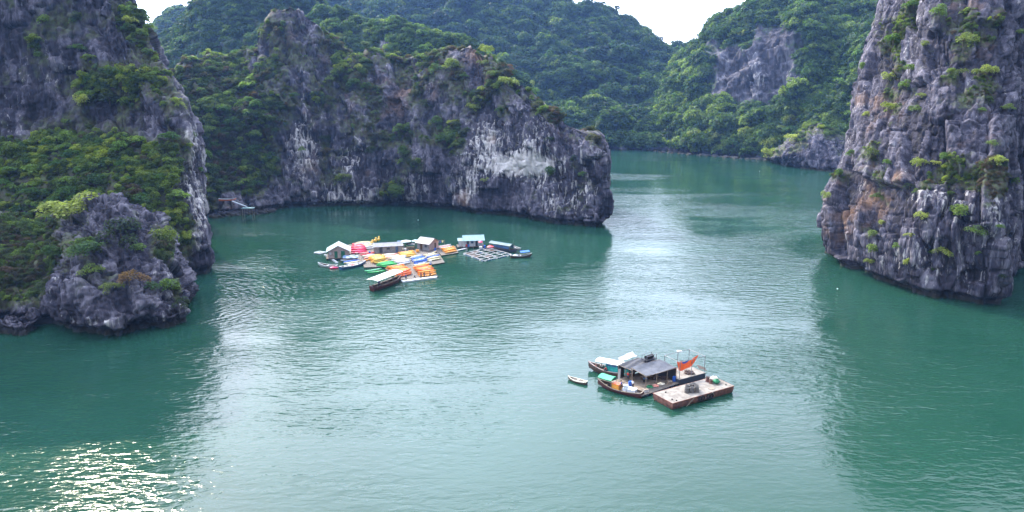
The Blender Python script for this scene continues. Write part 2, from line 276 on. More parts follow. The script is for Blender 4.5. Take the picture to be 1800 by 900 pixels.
def cliff(name, cols, step, label=None, mat=None, rock=(2.2, 0.9, 0.3), big=3.5, veg_base=0.0, veg_slope=1.0, veg_b=(), pale_b=(), ochre_b=(), back=1.0, undercut=1.2, seed=0, vegrough=0.4, crack=1.0, cellz=2.2, cell=(8.5, 3.2), box=True, tilt=0.15, face=0.6, lump=0.25, wig=0.5, relief=0, ledge=0.0):
    C = []
    for c in cols:
        rows = []
        for (px, py, Y) in c:
            rows.append(G(px, py) if Y is None else P(px, py, Y))
        C.append([tuple(r) for r in rows])
    C = np.array(C)                                     # (ncol, nrow, 3)
    base = C[:, :1].copy(); base[..., 2] = -4.0
    # crest continues backwards and down, so that the mass is closed behind
    ctr = C[:, -1]; h = ctr[:, 2:3]
    d = C[:, -1] - C[:, 0]; d[:, 2] = 0; d /= np.maximum(np.linalg.norm(d, axis=1, keepdims=True), 1e-6)
    d[:, 1] = np.maximum(d[:, 1], 0.35); d[:, 0] *= 0.4
    b1 = ctr + d*h*0.18*back; b1[:, 2:3] = h*0.95
    b2 = ctr + d*h*0.55*back; b2[:, 2:3] = h*0.55
    b3 = ctr + d*h*0.9*back; b3[:, 2:3] = -4
    C = np.concatenate([base, C], 1)
    wid = np.linalg.norm(np.diff(C[:, 2], axis=0), axis=1).sum()
    hei = np.linalg.norm(np.diff(C, axis=1), axis=2).sum(1).max()
    nu, nv = int(wid/step) + 2, int(hei/step) + 2
    S = hermite(C, nu)                                  # along columns
    S = hermite(np.swapaxes(S, 0, 1), nv)               # rows first
    B = hermite(np.swapaxes(np.concatenate([C[:, -1:], b1[:, None], b2[:, None], b3[:, None]], 1), 0, 1), max(14, nv//6))
    B = np.swapaxes(hermite(np.swapaxes(B, 0, 1), nu), 0, 1)[1:]
    S = np.concatenate([S, B], 0)                       # (rows, cols, 3)
    nv = S.shape[0]
    du = np.gradient(S, axis=1); dv = np.gradient(S, axis=0)
    nn = np.cross(du, dv); nn /= np.maximum(np.linalg.norm(nn, axis=2, keepdims=True), 1e-9)
    p = S.reshape(-1, 3); n = nn.reshape(-1, 3)
    sm = fbm(p/26.0, 4, seed + 3)
    p = p + n*(sm*big*1.6)[:, None]
    # joints: blocks bounded by steep cracks and ledges, laid out along the face (arc length, height)
    arc = np.concatenate([[0], np.cumsum(np.linalg.norm(np.diff(S[:, :], axis=1), axis=2)[: max(2, nv//2)].mean(0))])
    arc = np.broadcast_to(arc[None, :], S.shape[:2]).reshape(-1)
    hz = np.concatenate([np.zeros((1, S.shape[1])), np.cumsum(np.linalg.norm(np.diff(S, axis=0), axis=2), 0)]).reshape(-1)
    wx = arc + wig*1.6*perlin(p/np.array([9.0, 9.0, 14.0]), seed+20) + wig*0.5*perlin(p/2.6, seed+21); wz = hz + wig*2.2*perlin(p/np.array([12.0, 12.0, 7.0]), seed+22) + wig*0.5*perlin(p/2.6, seed+23)
    ca, sa = math.cos(tilt), math.sin(tilt); ux, uz = wx*ca + wz*sa, wz*ca - wx*sa
    def level(cw, k, sd):
        cc = np.stack([ux/cw, uz/(cw*cellz), np.full(len(ux), 0.5)], 1)
        row = np.floor(cc[:, 1]); 
        f1, f2, cid, rel = worley2(cc, sd)
        a = (cid & np.uint32(255))/255.0 - 0.5
        bx = ((cid >> np.uint32(8)) & np.uint32(255))/255.0 - 0.5; bz = ((cid >> np.uint32(16)) & np.uint32(255))/255.0 - 0.5
        g = np.exp(-((f2 - f1)*cw/k)**2)
        return a*1.2 + face*2*(bx*rel[:, 0] + bz*rel[:, 1]), g, a
    l1, j1, t1 = level(cell[0], 0.45, seed + 5); l2, j2, t2 = level(cell[1], 0.30, seed + 6); l3, j3, t3 = level(cell[1]*0.42, 0.2, seed + 7)
    big_j = sstep(-0.2, 0.5, fbm(p/14.0, 2, seed + 15))
    D = rock[0]*(l1 - crack*0.55*j1*big_j) + rock[1]*(l2 - crack*0.45*j2*(0.4 + 0.6*big_j)) + rock[1]*0.38*(l3 - crack*0.5*j3)
    D += rock[2]*(ridged(p/np.array([1.6, 1.6, 4.5]), 3, seed + 8) - 0.5)*2
    D += rock[0]*lump*fbm(p/np.array([6.0, 6.0, 9.0]), 4, seed + 12)*2
    D += rock[1]*0.7*(ridged(p/np.array([4.0, 4.0, 24.0]), 2, seed + 9) - 0.6)
    tone = np.clip(0.5 + 0.5*t1 + 0.6*t2 + 0.3*t3, 0, 1)
    if relief: p = p + n*(relief*(ridged(p/np.array([48.0, 48.0, 60.0]), 3, seed + 14) - 0.5)*2)[:, None]
    # where do plants hold?
    qx, qy, zc = project(p)
    slope = n[:, 2]
    nz = fbm(p/11.0, 4, seed + 40)
    veg = veg_base + veg_slope*(slope - 0.25)*1.1 + nz*1.15 + blobs(qx, qy, veg_b) + fbm(p/3.6, 2, seed + 41)*0.45 + np.minimum(blobs(qx, qy, SHB), 0.45)
    veg = np.clip(veg, 0, 1)*sstep(1.5, 5.0, p[:, 2])
    pale = np.clip(blobs(qx, qy, pale_b) + 0.25*fbm(p/20.0, 2, seed+50) + 0.12*(tone - 0.5), -0.5, 0.75)
    och = np.clip(blobs(qx, qy, ochre_b) + ledge*sstep(0.25, 0.7, slope), 0, 0.4)
    D = D*(1 - (1 - vegrough)*sstep(0.4, 0.9, veg))
    p = p + n*D[:, None]
    if undercut:
        uz = sstep(2.6, 0.9, p[:, 2])*undercut*(0.6 + 0.8*np.clip(fbm(p[:, [0, 1, 1]]/7, 2, seed+60) + 0.5, 0, 1))
        hn = n.copy(); hn[:, 2] = 0; hn /= np.maximum(np.linalg.norm(hn, axis=1, keepdims=True), 0.2)
        p = p - hn*uz[:, None]
    idx = np.arange(nv*nu).reshape(nv, nu)
    Fq = np.stack([idx[:-1, :-1], idx[:-1, 1:], idx[1:, 1:], idx[1:, :-1]], -1).reshape(-1, 4)
    me = mesh_from_arrays(name, p, Fq, {'veg': ('POINT', veg), 'pale': ('POINT', pale), 'ochre': ('POINT', och), 'tone': ('POINT', tone)}, [mat or ROCK])
    o = bpy.data.objects.new(name, me); COL.objects.link(o); o['kind'] = 'structure'
    if label: o['label'] = label
    MASS[name + str(seed)] = (p.reshape(nv, nu, 3), veg.reshape(nv, nu), Fq)
    print('cliff', name, nu, nv, round(time.time()-T0, 1))
    return o
g = None
cliff('left_cliff', [
  [(-900,470,g),(-900,380,170),(-900,200,180),(-900,0,190),(-900,-200,200)],
  [(-420,520,g),(-420,400,178),(-420,200,188),(-420,0,200),(-420,-330,216)],
  [(-150,500,g),(-150,420,190),(-150,260,207),(-150,60,225),(-150,-370,244)],  # crest above the frame raised to shade the water and block sky reflections
  [(60,500,g),(60,400,187),(60,240,208),(60,40,222),(60,-330,245)],
  [(180,500,g),(180,380,188),(185,215,210),(185,50,225),(120,-275,245)],
  [(265,500,g),(262,380,192),(258,225,208),(222,90,222),(140,-125,240)],
  [(330,492,g),(320,360,196),(300,220,207),(245,95,222),(160,-80,240)],
  [(366,484,g),(350,360,200),(328,215,213),(268,80,226),(178,-70,243)],
  [(372,474,g),(356,355,210),(334,215,222),(270,86,236),(178,-60,252)],
  [(360,450,g),(346,350,228),(325,220,238),(255,110,250),(170,-40,262)],
  [(300,430,g),(290,340,250),(270,230,258),(205,130,266),(120,10,275)]],
  0.30, 'towering grey limestone cliff with green scrub on its lower slope', veg_base=-0.12, veg_slope=0.9, big=2.6, seed=1, tilt=0.1,
  veg_b=[(110,310,120,80,0.85),(20,400,100,90,0.9),(230,300,70,60,0.6),(270,390,40,80,0.8),(170,140,70,20,0.4),(280,100,30,24,0.2),(300,200,16,60,0.1),(60,60,200,40,0.05),(320,430,16,40,0.3),(345,300,20,120,-0.3),(250,200,40,40,-0.2)],
  pale_b=[(328,250,14,40,0.18),(350,380,16,80,0.2)], ochre_b=[(60,40,120,60,0.08),(290,290,40,60,0.1)])  # lower pale patch puts the sunlit right rim into the rock colour
cliff('left_promontory', [
  [(-500,560,g),(-500,520,150),(-500,480,158),(-500,430,170),(-500,390,190)],
  [(-200,585,g),(-200,550,146),(-200,500,155),(-200,430,168),(-200,380,190)],
  [(-40,590,g),(-40,555,146),(-40,480,155),(-40,410,170),(-40,370,190)],
  [(50,588,g),(50,550,150),(60,480,160),(70,420,172),(80,375,190)],
  [(76,574,g),(74,530,151),(95,470,156),(110,405,167),(120,368,190)],
  [(100,588,g),(92,520,146),(115,455,151),(135,385,163),(150,352,188)],
  [(200,594,g),(195,530,144),(200,450,152),(198,372,163),(195,345,188)],
  [(290,578,g),(285,520,151),(278,465,157),(255,405,167),(240,368,188)],
  [(338,562,g),(335,522,157),(325,485,163),(300,430,174),(280,385,192)],
  [(342,545,g),(340,515,166),(330,485,174),(312,440,184),(295,400,198)],
  [(320,520,g),(320,495,185),(315,470,190),(305,430,197),(290,400,205)]],
  0.22, 'low rounded limestone headland at the water with yellow-green bushes', undercut=1.8, veg_base=-0.50, veg_slope=0.6, big=1.6, seed=2, rock=(2.4, 1.1, 0.35), back=0.5, crack=1.3, cellz=1.7, tilt=0.3, lump=0.12, wig=0.4, cell=(7, 2.6), 
  veg_b=[(10,440,70,60,1.1),(20,500,70,40,0.9),(60,420,60,40,0.8),(140,380,40,20,0.3),(215,405,30,25,0.45),(285,430,25,40,0.7),(140,440,50,14,0.4),(320,510,20,30,0.3),(255,350,40,20,0.5)],
  pale_b=[(200,570,130,15,0.12),(90,500,20,50,0.08)], ochre_b=[(230,540,60,30,0.08),(50,520,50,40,0.15)])
cliff('middle_cliff', [
  [(280,392,g),(280,330,290),(280,250,305),(285,190,325),(290,150,345)],
  [(330,385,g),(330,330,290),(328,250,305),(326,170,325),(326,108,345)],
  [(380,381,g),(380,320,298),(380,240,312),(375,165,330),(370,106,350)],
  [(440,373,g),(440,310,306),(437,230,318),(436,150,335),(432,92,352)],
  [(480,368,g),(476,290,310),(468,200,322),(462,110,336),(462,40,350)],
  [(505,366,g),(500,290,311),(492,200,322),(490,100,335),(495,14,350)],
  [(550,365,g),(545,290,313),(541,200,324),(538,110,338),(536,26,352)],
  [(615,363,g),(612,290,315),(610,210,325),(605,140,337),(603,84,350)],
  [(690,362,g),(690,290,313),(690,220,322),(690,160,332),(690,100,345)],
  [(770,368,g),(770,300,303),(770,230,311),(770,160,320),(762,102,333)],
  [(840,377,g),(838,310,293),(836,240,300),(836,150,310),(832,84,322)],
  [(900,384,g),(900,320,284),(898,260,289),(895,190,297),(880,126,310)],
  [(955,391,g),(952,330,276),(950,270,280),(948,205,285),(935,162,296)],
  [(1012,397,g),(1012,340,267),(1008,300,270),(1004,255,274),(995,228,283)],
  [(1056,400,g),(1060,350,262),(1060,310,264),(1055,270,268),(1040,240,276)],
  [(1063,392,g),(1066,350,270),(1065,310,272),(1060,275,276),(1046,246,284)],
  [(1050,375,g),(1052,345,294),(1050,310,298),(1045,280,303),(1030,256,308)],
  [(980,352,g),(980,330,330),(980,300,332),(975,275,335),(960,255,338)]],
  0.42, 'long grey limestone ridge with pale streaks behind the kayak rafts', undercut=2.0, veg_base=-0.12, veg_slope=0.65, big=3.6, seed=3, rock=(2.9, 1.2, 0.3), cellz=2.6, lump=0.22, wig=0.5, face=0.4, ledge=0.12,
  veg_b=[(390,250,90,120,1.1),(430,180,60,80,0.5),(650,140,30,20,0.3),(700,240,40,20,0.25),(790,228,28,18,0.6),(415,354,34,12,-1.6),(690,340,30,20,0.7),(620,180,30,20,0.3),(860,130,40,25,0.3),(480,60,30,60,0.15),(590,70,50,20,0.5),(800,110,50,14,0.1),(760,330,60,40,0.25),(840,170,30,12,0.5),(960,230,20,40,0.2),(520,280,30,100,-0.3),(940,270,110,60,-0.35),(850,320,60,50,-0.2)],
  pale_b=[(860,235,30,40,0.26),(960,260,90,50,0.17),(910,290,58,22,0.5),(820,340,40,40,0.24),(1020,340,50,60,0.14),(530,240,25,60,0.2),(600,300,80,60,0.15),(590,350,90,20,0.16),(740,290,40,60,0.1)],
  ochre_b=[(560,300,50,60,0.08),(840,90,40,30,0.25),(815,350,30,20,0.25),(855,245,14,20,0.2),(905,296,60,14,0.16),(720,170,100,40,0.12),(480,40,40,40,0.15)])
cliff('middle_hill', [
  [(440,300,g),(440,200,470),(440,110,490),(440,70,510)],
  [(510,300,g),(510,200,460),(515,100,480),(520,40,500)],
  [(590,300,g),(590,200,450),(595,80,470),(600,14,495)],
  [(660,300,g),(660,200,440),(660,100,460),(662,42,485)],
  [(730,300,g),(730,200,430),(732,100,450),(735,44,470)],
  [(800,300,g),(800,200,430),(805,120,450),(806,66,470)],
  [(850,300,g),(850,200,440),(858,140,460),(862,112,475)],
  [(930,300,g),(930,240,450),(930,190,470),(930,170,480)]],
  0.8, 'rounded wooded limestone hill behind the long cliff', ROCK_FAR, rock=(3, 1.2, 0.5), big=4, relief=4, veg_base=0.85, veg_slope=0.5, seed=4, undercut=0, cell=(12, 5),
  veg_b=[(675,85,25,28,-1.0),(605,50,22,30,-0.8),(740,70,20,20,-0.3)])
cliff('left_back_hill', [
  [(120,300,g),(120,200,520),(120,120,560),(150,80,600)],
  [(230,300,g),(230,200,500),(240,140,540),(260,92,580)],
  [(300,300,g),(300,200,490),(305,100,520),(322,40,560)],
  [(360,300,g),(360,200,480),(360,90,510),(365,-6,550)],
  [(430,300,g),(430,200,480),(430,90,510),(430,-24,550)],
  [(500,300,g),(500,200,490),(500,90,520),(505,-8,560)],
  [(570,300,g),(570,200,510),(570,100,540),(580,24,580)],
  [(640,300,g),(640,220,520),(640,160,560),(650,120,600)]],
  0.9, 'steep wooded hill fading into haze behind the left cliff', ROCK_FAR, rock=(3, 1.2, 0.5), big=4, relief=4, veg_base=0.8, veg_slope=0.5, seed=5, undercut=0, cell=(12, 5),
  veg_b=[(430,50,60,40,-0.5),(390,80,30,30,-0.4)])
cliff('far_left_hill', [
  [(100,280,g),(100,180,760),(100,120,800),(100,90,860)],
  [(240,280,g),(240,180,740),(250,100,790),(262,60,850)],
  [(290,280,g),(290,180,730),(292,80,780),(296,26,840)],
  [(340,280,g),(340,180,730),(345,80,780),(350,20,840)],
  [(420,280,g),(420,180,750),(425,90,800),(430,40,860)]],
  1.8, 'small far hill seen past the top of the left cliff', ROCK_FAR, rock=(3, 1.2, 0.5), big=4, relief=4, veg_base=0.9, veg_slope=0.5, seed=6, undercut=0, cell=(14, 6))
cliff('far_mountain', [
  [(300,262,g),(300,200,720),(300,120,800),(300,60,880),(300,40,960)],
  [(430,262,g),(430,200,700),(430,120,780),(430,40,870),(430,2,960)],
  [(540,262,g),(540,200,690),(540,120,770),(540,50,860),(545,-2,950)],
  [(640,262,g),(640,200,680),(640,120,760),(640,30,850),(640,-30,940)],
  [(760,262,g),(760,200,680),(760,120,760),(760,20,850),(760,-60,940)],
  [(870,262,g),(870,200,670),(870,120,750),(872,20,840),(880,-50,930)],
  [(960,262,g),(955,200,660),(950,130,730),(955,50,820),(965,-12,920)],
  [(1040,262,g),(1035,205,650),(1025,140,720),(1030,70,810),(1045,20,910)],
  [(1110,263,g),(1110,210,650),(1100,160,710),(1105,110,790),(1120,56,890)],
  [(1180,264,g),(1180,220,650),(1175,180,700),(1175,140,780),(1180,84,880)],
  [(1250,266,g),(1250,230,660),(1245,190,720),(1235,140,800),(1225,92,900)],
  [(1340,268,g),(1340,230,680),(1340,190,740),(1330,150,820),(1310,125,920)]],
  1.15, 'big dark green forested mountain closing the far end of the bay', ROCK_FAR, rock=(4, 1.6, 0.6), big=9, relief=11, veg_base=1.0, veg_slope=0.3, seed=7, undercut=0, cell=(16, 7),
  veg_b=[(720,40,60,30,-0.5)])
cliff('right_mountain', [
  [(1100,263,g),(1105,250,620),(1112,235,645),(1120,222,670),(1130,212,700)],
  [(1150,265,g),(1152,245,600),(1156,222,622),(1163,195,650),(1172,165,690)],
  [(1195,268,g),(1190,240,582),(1188,205,605),(1194,160,635),(1205,108,685)],
  [(1240,271,g),(1235,235,566),(1232,185,592),(1230,125,625),(1238,66,678)],
  [(1290,276,g),(1290,235,546),(1288,180,572),(1284,105,605),(1290,25,660)],
  [(1350,281,g),(1350,235,528),(1350,175,553),(1346,80,580),(1345,0,640)],
  [(1420,288,g),(1420,235,506),(1420,160,533),(1420,60,565),(1410,-22,625)],
  [(1480,290,g),(1480,235,490),(1478,150,530),(1475,60,575),(1475,4,630)],
  [(1545,292,g),(1545,230,470),(1545,140,500),(1540,60,545),(1535,0,600)],
  [(1640,295,g),(1640,230,460),(1640,130,490),(1640,40,530),(1640,-30,590)],
  [(1800,300,g),(1800,230,450),(1800,130,480),(1800,30,520),(1800,-40,580)]],
  0.95, 'forested mountain with a bare purple-grey rock face above the far shore', ROCK_FAR, rock=(4, 1.6, 0.6), big=6, relief=7, veg_base=0.9, veg_slope=0.4, seed=8, undercut=0.5, cell=(14, 6),
  veg_b=[(1325,125,96,84,-1.5),(1440,40,40,30,-0.5),(1370,60,40,50,-0.7),(1290,150,30,30,-0.5),(1240,100,16,30,-0.2)], pale_b=[(1375,70,20,20,0.12),(1340,140,40,40,0.05)], ochre_b=[(1300,100,40,30,0.12)])
cliff('right_outcrop', [
  [(1345,282,g),(1350,276,500),(1360,268,512),(1375,262,525)],
  [(1372,289,g),(1374,275,468),(1382,256,478),(1395,246,495)],
  [(1410,297,g),(1410,270,452),(1412,245,460),(1420,222,475)],
  [(1445,301,g),(1445,270,446),(1443,240,453),(1442,218,468)],
  [(1478,303,g),(1480,275,442),(1478,250,450),(1475,238,466)],
  [(1520,304,g),(1520,280,442),(1520,255,450),(1515,245,466)]],
  0.55, 'low jagged grey outcrop at the foot of the right mountain', rock=(2.4, 1.2, 0.5), big=2, veg_base=-0.2, veg_slope=0.7, seed=9, back=1.5, veg_b=[(1400,235,24,8,0.3),(1460,232,16,7,0.3)])
cliff('right_cliff', [
  [(1560,400,g),(1560,330,270),(1575,250,275),(1590,130,280),(1640,-20,285)],
  [(1480,425,g),(1478,370,235),(1502,280,243),(1526,150,252),(1580,-30,265)],
  [(1450,438,g),(1450,380,224),(1484,280,230),(1511,150,240),(1568,-30,252)],
  [(1452,450,g),(1450,385,214),(1486,280,221),(1514,150,231),(1572,-35,245)],
  [(1490,474,g),(1490,390,200),(1515,275,207),(1545,140,218),(1595,-45,236)],
  [(1560,502,g),(1558,400,184),(1568,270,194),(1590,140,207),(1632,-60,228)],
  [(1625,521,g),(1625,400,173),(1628,270,182),(1640,130,195),(1650,-80,218)],
  [(1690,531,g),(1690,400,168),(1694,270,177),(1702,120,191),(1712,-90,215)],
  [(1738,539,g),(1738,410,164),(1748,270,174),(1760,110,190),(1775,-100,215)],
  [(1768,530,g),(1762,420,169),(1768,270,180),(1780,110,196),(1790,-100,217)],
  [(1782,478,g),(1790,400,196),(1796,260,202),(1800,110,208),(1812,-100,222)],
  [(1840,470,g),(1835,380,200),(1840,250,206),(1850,100,212),(1860,-100,228)],
  [(1960,490,g),(1960,390,190),(1965,260,196),(1970,100,205),(1980,-100,222)],
  [(2300,500,g),(2300,380,180),(2300,260,190),(2300,100,200),(2300,-100,215)]],
  0.25, 'tall jointed grey limestone cliff dotted with bright green shrubs', ROCK_DARK, undercut=2.2, veg_base=-0.33, veg_slope=0.9, big=2.0, seed=10, rock=(3.4, 0.8, 0.06), crack=1.3, cellz=2.3, cell=(6.5, 2.6), face=0.35, lump=0.07, wig=0.28, tilt=0.05, ledge=0.10,
  veg_b=[(1540,330,30,60,0.3),(1560,60,50,50,0.5),(1720,60,60,30,0.2),(1530,420,30,40,0.2),(1740,320,30,30,0.2),(1600,300,100,200,-0.05)],
  pale_b=[(1610,460,70,50,0.13),(1720,490,60,40,0.06),(1590,420,40,60,0.05),(1500,400,40,50,0.10),(1680,330,50,60,0.08),(1560,350,20,80,0.12),(1690,500,70,30,0.1)], ochre_b=[(1530,350,34,60,0.28),(1480,390,34,50,0.28),(1585,290,14,80,0.2),(1540,190,40,60,0.2)])
# ------------------------------------------------------------------ water and haze
def water_material():
    m, nt, b = newmat('sea_water'); L = nt.links.new
    b.inputs['Roughness'].default_value = 0.08; b.inputs['IOR'].default_value = 1.34
    geo = N(nt, 'ShaderNodeNewGeometry')
    n0 = N(nt, 'ShaderNodeTexNoise', i_Scale=0.012, i_Detail=4.0, i_Roughness=0.55, i_Distortion=0.8); L(geo.outputs['Position'], n0.inputs['Vector'])
    cr = N(nt, 'ShaderNodeValToRGB'); e = cr.color_ramp.elements
    e[0].position = 0.35; e[0].color = (0.008, 0.041, 0.026, 1); e[1].position = 0.68; e[1].color = (0.017, 0.064, 0.043, 1)
    L(n0.outputs[0], cr.inputs[0]); L(cr.outputs[0], b.inputs['Base Color'])
    def wave(sx, sy, scale, detail, rough, rot, dist=0.0):
        mp = N(nt, 'ShaderNodeMapping'); mp.inputs['Scale'].default_value = (sx, sy, 1); mp.inputs['Rotation'].default_value = (0, 0, math.radians(rot))
        L(geo.outputs['Position'], mp.inputs[0]); n = N(nt, 'ShaderNodeTexNoise', i_Scale=scale, i_Detail=detail, i_Roughness=rough, i_Distortion=dist)
        L(mp.outputs[0], n.inputs['Vector']); return n.outputs[0]
    w1 = wave(0.45, 1.0, 0.62, 2.0, 0.5, 8, 0.5); w2 = wave(0.5, 1.0, 1.25, 2.0, 0.5, -16, 0.5); w3 = wave(1, 1, 4.6, 2.0, 0.5, 20)
    w4 = wave(0.5, 1.0, 0.10, 2.0, 0.5, -20)
    def mad(a, k, c=None):
        x = N(nt, 'ShaderNodeMath', operation='MULTIPLY_ADD'); x.inputs[1].default_value = k; L(a, x.inputs[0])
        if c is None: x.inputs[2].default_value = 0
        else: L(c, x.inputs[2])
        return x.outputs[0]
    hgt = mad(w4, 0.8, mad(w1, 1.0, mad(w2, 0.55, mad(w3, 0.10))))
    # ring ripples running off the foot of the left headland
    ctr = N(nt, 'ShaderNodeVectorMath', operation='DISTANCE'); L(geo.outputs['Position'], ctr.inputs[0]); ctr.inputs[1].default_value = (-83, 168, 0)
    sn = N(nt, 'ShaderNodeMath', operation='SINE'); fr = mad(ctr.outputs['Value'], 3.1); ad = N(nt, 'ShaderNodeMath', operation='ADD'); wv = mad(w1, 14.0); L(fr, ad.inputs[0]); L(wv, ad.inputs[1]); L(ad.outputs[0], sn.inputs[0])
    fall = N(nt, 'ShaderNodeMapRange', i_1=20.0, i_2=42.0, i_3=0.16, i_4=0.0); L(ctr.outputs['Value'], fall.inputs[0])
    rm = N(nt, 'ShaderNodeMath', operation='MULTIPLY_ADD'); L(sn.outputs[0], rm.inputs[0]); L(fall.outputs[0], rm.inputs[1]); L(hgt, rm.inputs[2])
    # calmer and rougher patches of water
    n8 = N(nt, 'ShaderNodeTexNoise', i_Scale=0.016, i_Detail=3.0, i_Roughness=0.5, i_Distortion=1.0); mp8 = N(nt, 'ShaderNodeMapping'); mp8.inputs['Scale'].default_value = (0.7, 1, 1); mp8.inputs['Location'].default_value = (40, 10, 0)
    L(geo.outputs['Position'], mp8.inputs[0]); L(mp8.outputs[0], n8.inputs['Vector'])
    st = N(nt, 'ShaderNodeMapRange', i_1=0.40, i_2=0.60, i_3=0.30, i_4=1.15); L(n8.outputs[0], st.inputs[0])
    bp = N(nt, 'ShaderNodeBump', i_Distance=0.23); n9 = N(nt, 'ShaderNodeTexNoise', i_Scale=0.05, i_Detail=4.0, i_Roughness=0.6, i_Distortion=1.5); mp9 = N(nt, 'ShaderNodeMapping'); mp9.inputs['Scale'].default_value = (0.22, 1, 1); mp9.inputs['Rotation'].default_value = (0, 0, -0.35)
    L(geo.outputs['Position'], mp9.inputs[0]); L(mp9.outputs[0], n9.inputs['Vector']); s9 = N(nt, 'ShaderNodeMapRange', i_1=0.40, i_2=0.58, i_3=0.55, i_4=1.1); L(n9.outputs[0], s9.inputs[0])
    m9 = N(nt, 'ShaderNodeMath', operation='MULTIPLY'); L(st.outputs[0], m9.inputs[0]); L(s9.outputs[0], m9.inputs[1]); L(m9.outputs[0], bp.inputs['Strength']); L(rm.outputs[0], bp.inputs['Height']); L(bp.outputs[0], b.inputs['Normal'])
    return m
me = bpy.data.meshes.new('sea_water')
me.from_pydata([(-9000, -3000, 0), (9000, -3000, 0), (9000, 12000, 0), (-9000, 12000, 0)], [], [(0, 1, 2, 3)])
me.materials.append(water_material())
sea = bpy.data.objects.new('sea_water', me); COL.objects.link(sea); sea['kind'] = 'structure'; sea['label'] = 'calm teal green bay water with small ripples and sun glitter'

def haze():
    x0, x1, y0, y1, z0, z1 = -1500, 1500, -60, 2600, -6, 330
    me = bpy.data.meshes.new('haze')
    v = [(x, y, z) for z in (z0, z1) for y in (y0, y1) for x in (x0, x1)]
    me.from_pydata(v, [], [(0, 2, 3, 1), (4, 5, 7, 6), (0, 1, 5, 4), (2, 6, 7, 3), (0, 4, 6, 2), (1, 3, 7, 5)])
    m = bpy.data.materials.new('haze'); m.use_nodes = True; nt = m.node_tree; nt.nodes.clear()
    o = N(nt, 'ShaderNodeOutputMaterial'); v = N(nt, 'ShaderNodeVolumePrincipled'); v.inputs['Color'].default_value = (0.24, 0.46, 1.0, 1)
    v.inputs['Density'].default_value = HAZE; v.inputs['Anisotropy'].default_value = 0.3
    nt.links.new(v.outputs[0], o.inputs['Volume']); me.materials.append(m)
    ob = bpy.data.objects.new('haze', me); COL.objects.link(ob); ob['kind'] = 'stuff'; ob['label'] = 'thin pale blue air between the near and the far hills'
HAZE = 0.00010

# ------------------------------------------------------------------ plants
def crown_mesh(name, seed, nleaf, leaf, lobes=7, flat=0.7, mat=None, spread=0.62, droop=0.0):
    """unit-radius crown: many small leaf faces spread through several uneven lobes, with gaps between them"""
    r = np.random.default_rng(seed)
    lc = np.stack([r.uniform(-spread, spread, lobes), r.uniform(-spread, spread, lobes), r.uniform(-0.35, 0.55, lobes)*flat], 1)
    lr = r.uniform(0.16, 0.48, lobes); lc[0] = (0, 0, 0.15); lr[0] = 0.55
    w = lr**2; w /= w.sum()
    k = r.choice(lobes, nleaf, p=w)
    d = r.normal(size=(nleaf, 3)); d /= np.linalg.norm(d, axis=1, keepdims=True)
    d[:, 2] = np.where(d[:, 2] < -0.35, -d[:, 2], d[:, 2])
    rad = lr[k]*r.uniform(0.72, 1.08, nleaf)
    c = lc[k] + d*rad[:, None]*np.array([1, 1, flat]); c[:, 2] -= droop*np.linalg.norm(c[:, :2], axis=1)**2
    nrm = d*0.8 + r.normal(size=(nleaf, 3))*0.55 + np.array([0, 0, 0.35]); nrm /= np.linalg.norm(nrm, axis=1, keepdims=True)
    t = np.cross(nrm, r.normal(size=(nleaf, 3))); t /= np.linalg.norm(t, axis=1, keepdims=True); bt = np.cross(nrm, t)
    s = leaf*r.uniform(0.6, 1.35, nleaf)[:, None]
    V = np.stack([c - t*s*0.9, c - bt*s*0.5 + nrm*s*0.1, c + t*s*0.9, c + bt*s*0.5 + nrm*s*0.1], 1).reshape(-1, 3)
    Fq = np.arange(nleaf*4).reshape(-1, 4)
    return mesh_from_arrays(name, V, Fq, {'leaf': ('FACE', r.uniform(0, 1, nleaf))}, [mat])
def trunk_mesh(name, seed):
    r = random.Random(seed); vs, fs = [], []
    def limb(a, b, ra, rb):
        ax = (b - a).normalized(); u = ax.orthogonal().normalized(); w = ax.cross(u); n0 = len(vs)
        for q, rr in ((a, ra), (b, rb)):
            for k in range(6):
                an = k*math.pi/3; vs.append(tuple(q + (u*math.cos(an) + w*math.sin(an))*rr))
        for k in range(6): fs.append((n0+k, n0+(k+1) % 6, n0+6+(k+1) % 6, n0+6+k))
    top = Vector((r.uniform(-.1, .1), r.uniform(-.1, .1), 0.1)); limb(Vector((0, 0, -0.75)), top, 0.07, 0.045)
    for k in range(5):
        an = k*1.26 + r.random(); limb(top*r.uniform(0.2, 1), Vector((math.cos(an)*0.55, math.sin(an)*0.55, r.uniform(0.2, 0.45))), 0.035, 0.012)
    me = bpy.data.meshes.new(name); me.from_pydata(vs, [], fs); me.materials.append(BARK); return me
def lib(prefix, specs, mat, spread=0.62):
    c = bpy.data.collections.new(prefix)
    for k, (n, leaf, lobes, flat, dr) in enumerate(specs):
        o = bpy.data.objects.new('%s_%d' % (prefix, k), crown_mesh('%s_%d' % (prefix, k), hash(prefix) % 1 + k*13 + len(prefix), n, leaf, lobes, flat, mat, spread=spread, droop=dr)); c.objects.link(o)
    return c
FORLIB = lib('forest_crown', [(460, 0.13, 11, 0.8, .2), (400, 0.14, 8, 1.0, .1), (520, 0.12, 14, 0.7, .3), (400, 0.15, 9, 0.9, 0), (460, 0.125, 13, 0.75, .25)], FOREST, 0.85)
SCRLIB = lib('scrub_crown', [(650, 0.10, 8, 0.7, .2), (560, 0.11, 6, 0.8, .1), (700, 0.095, 10, 0.6, .3), (600, 0.10, 7, 0.9, 0)], SCRUB)
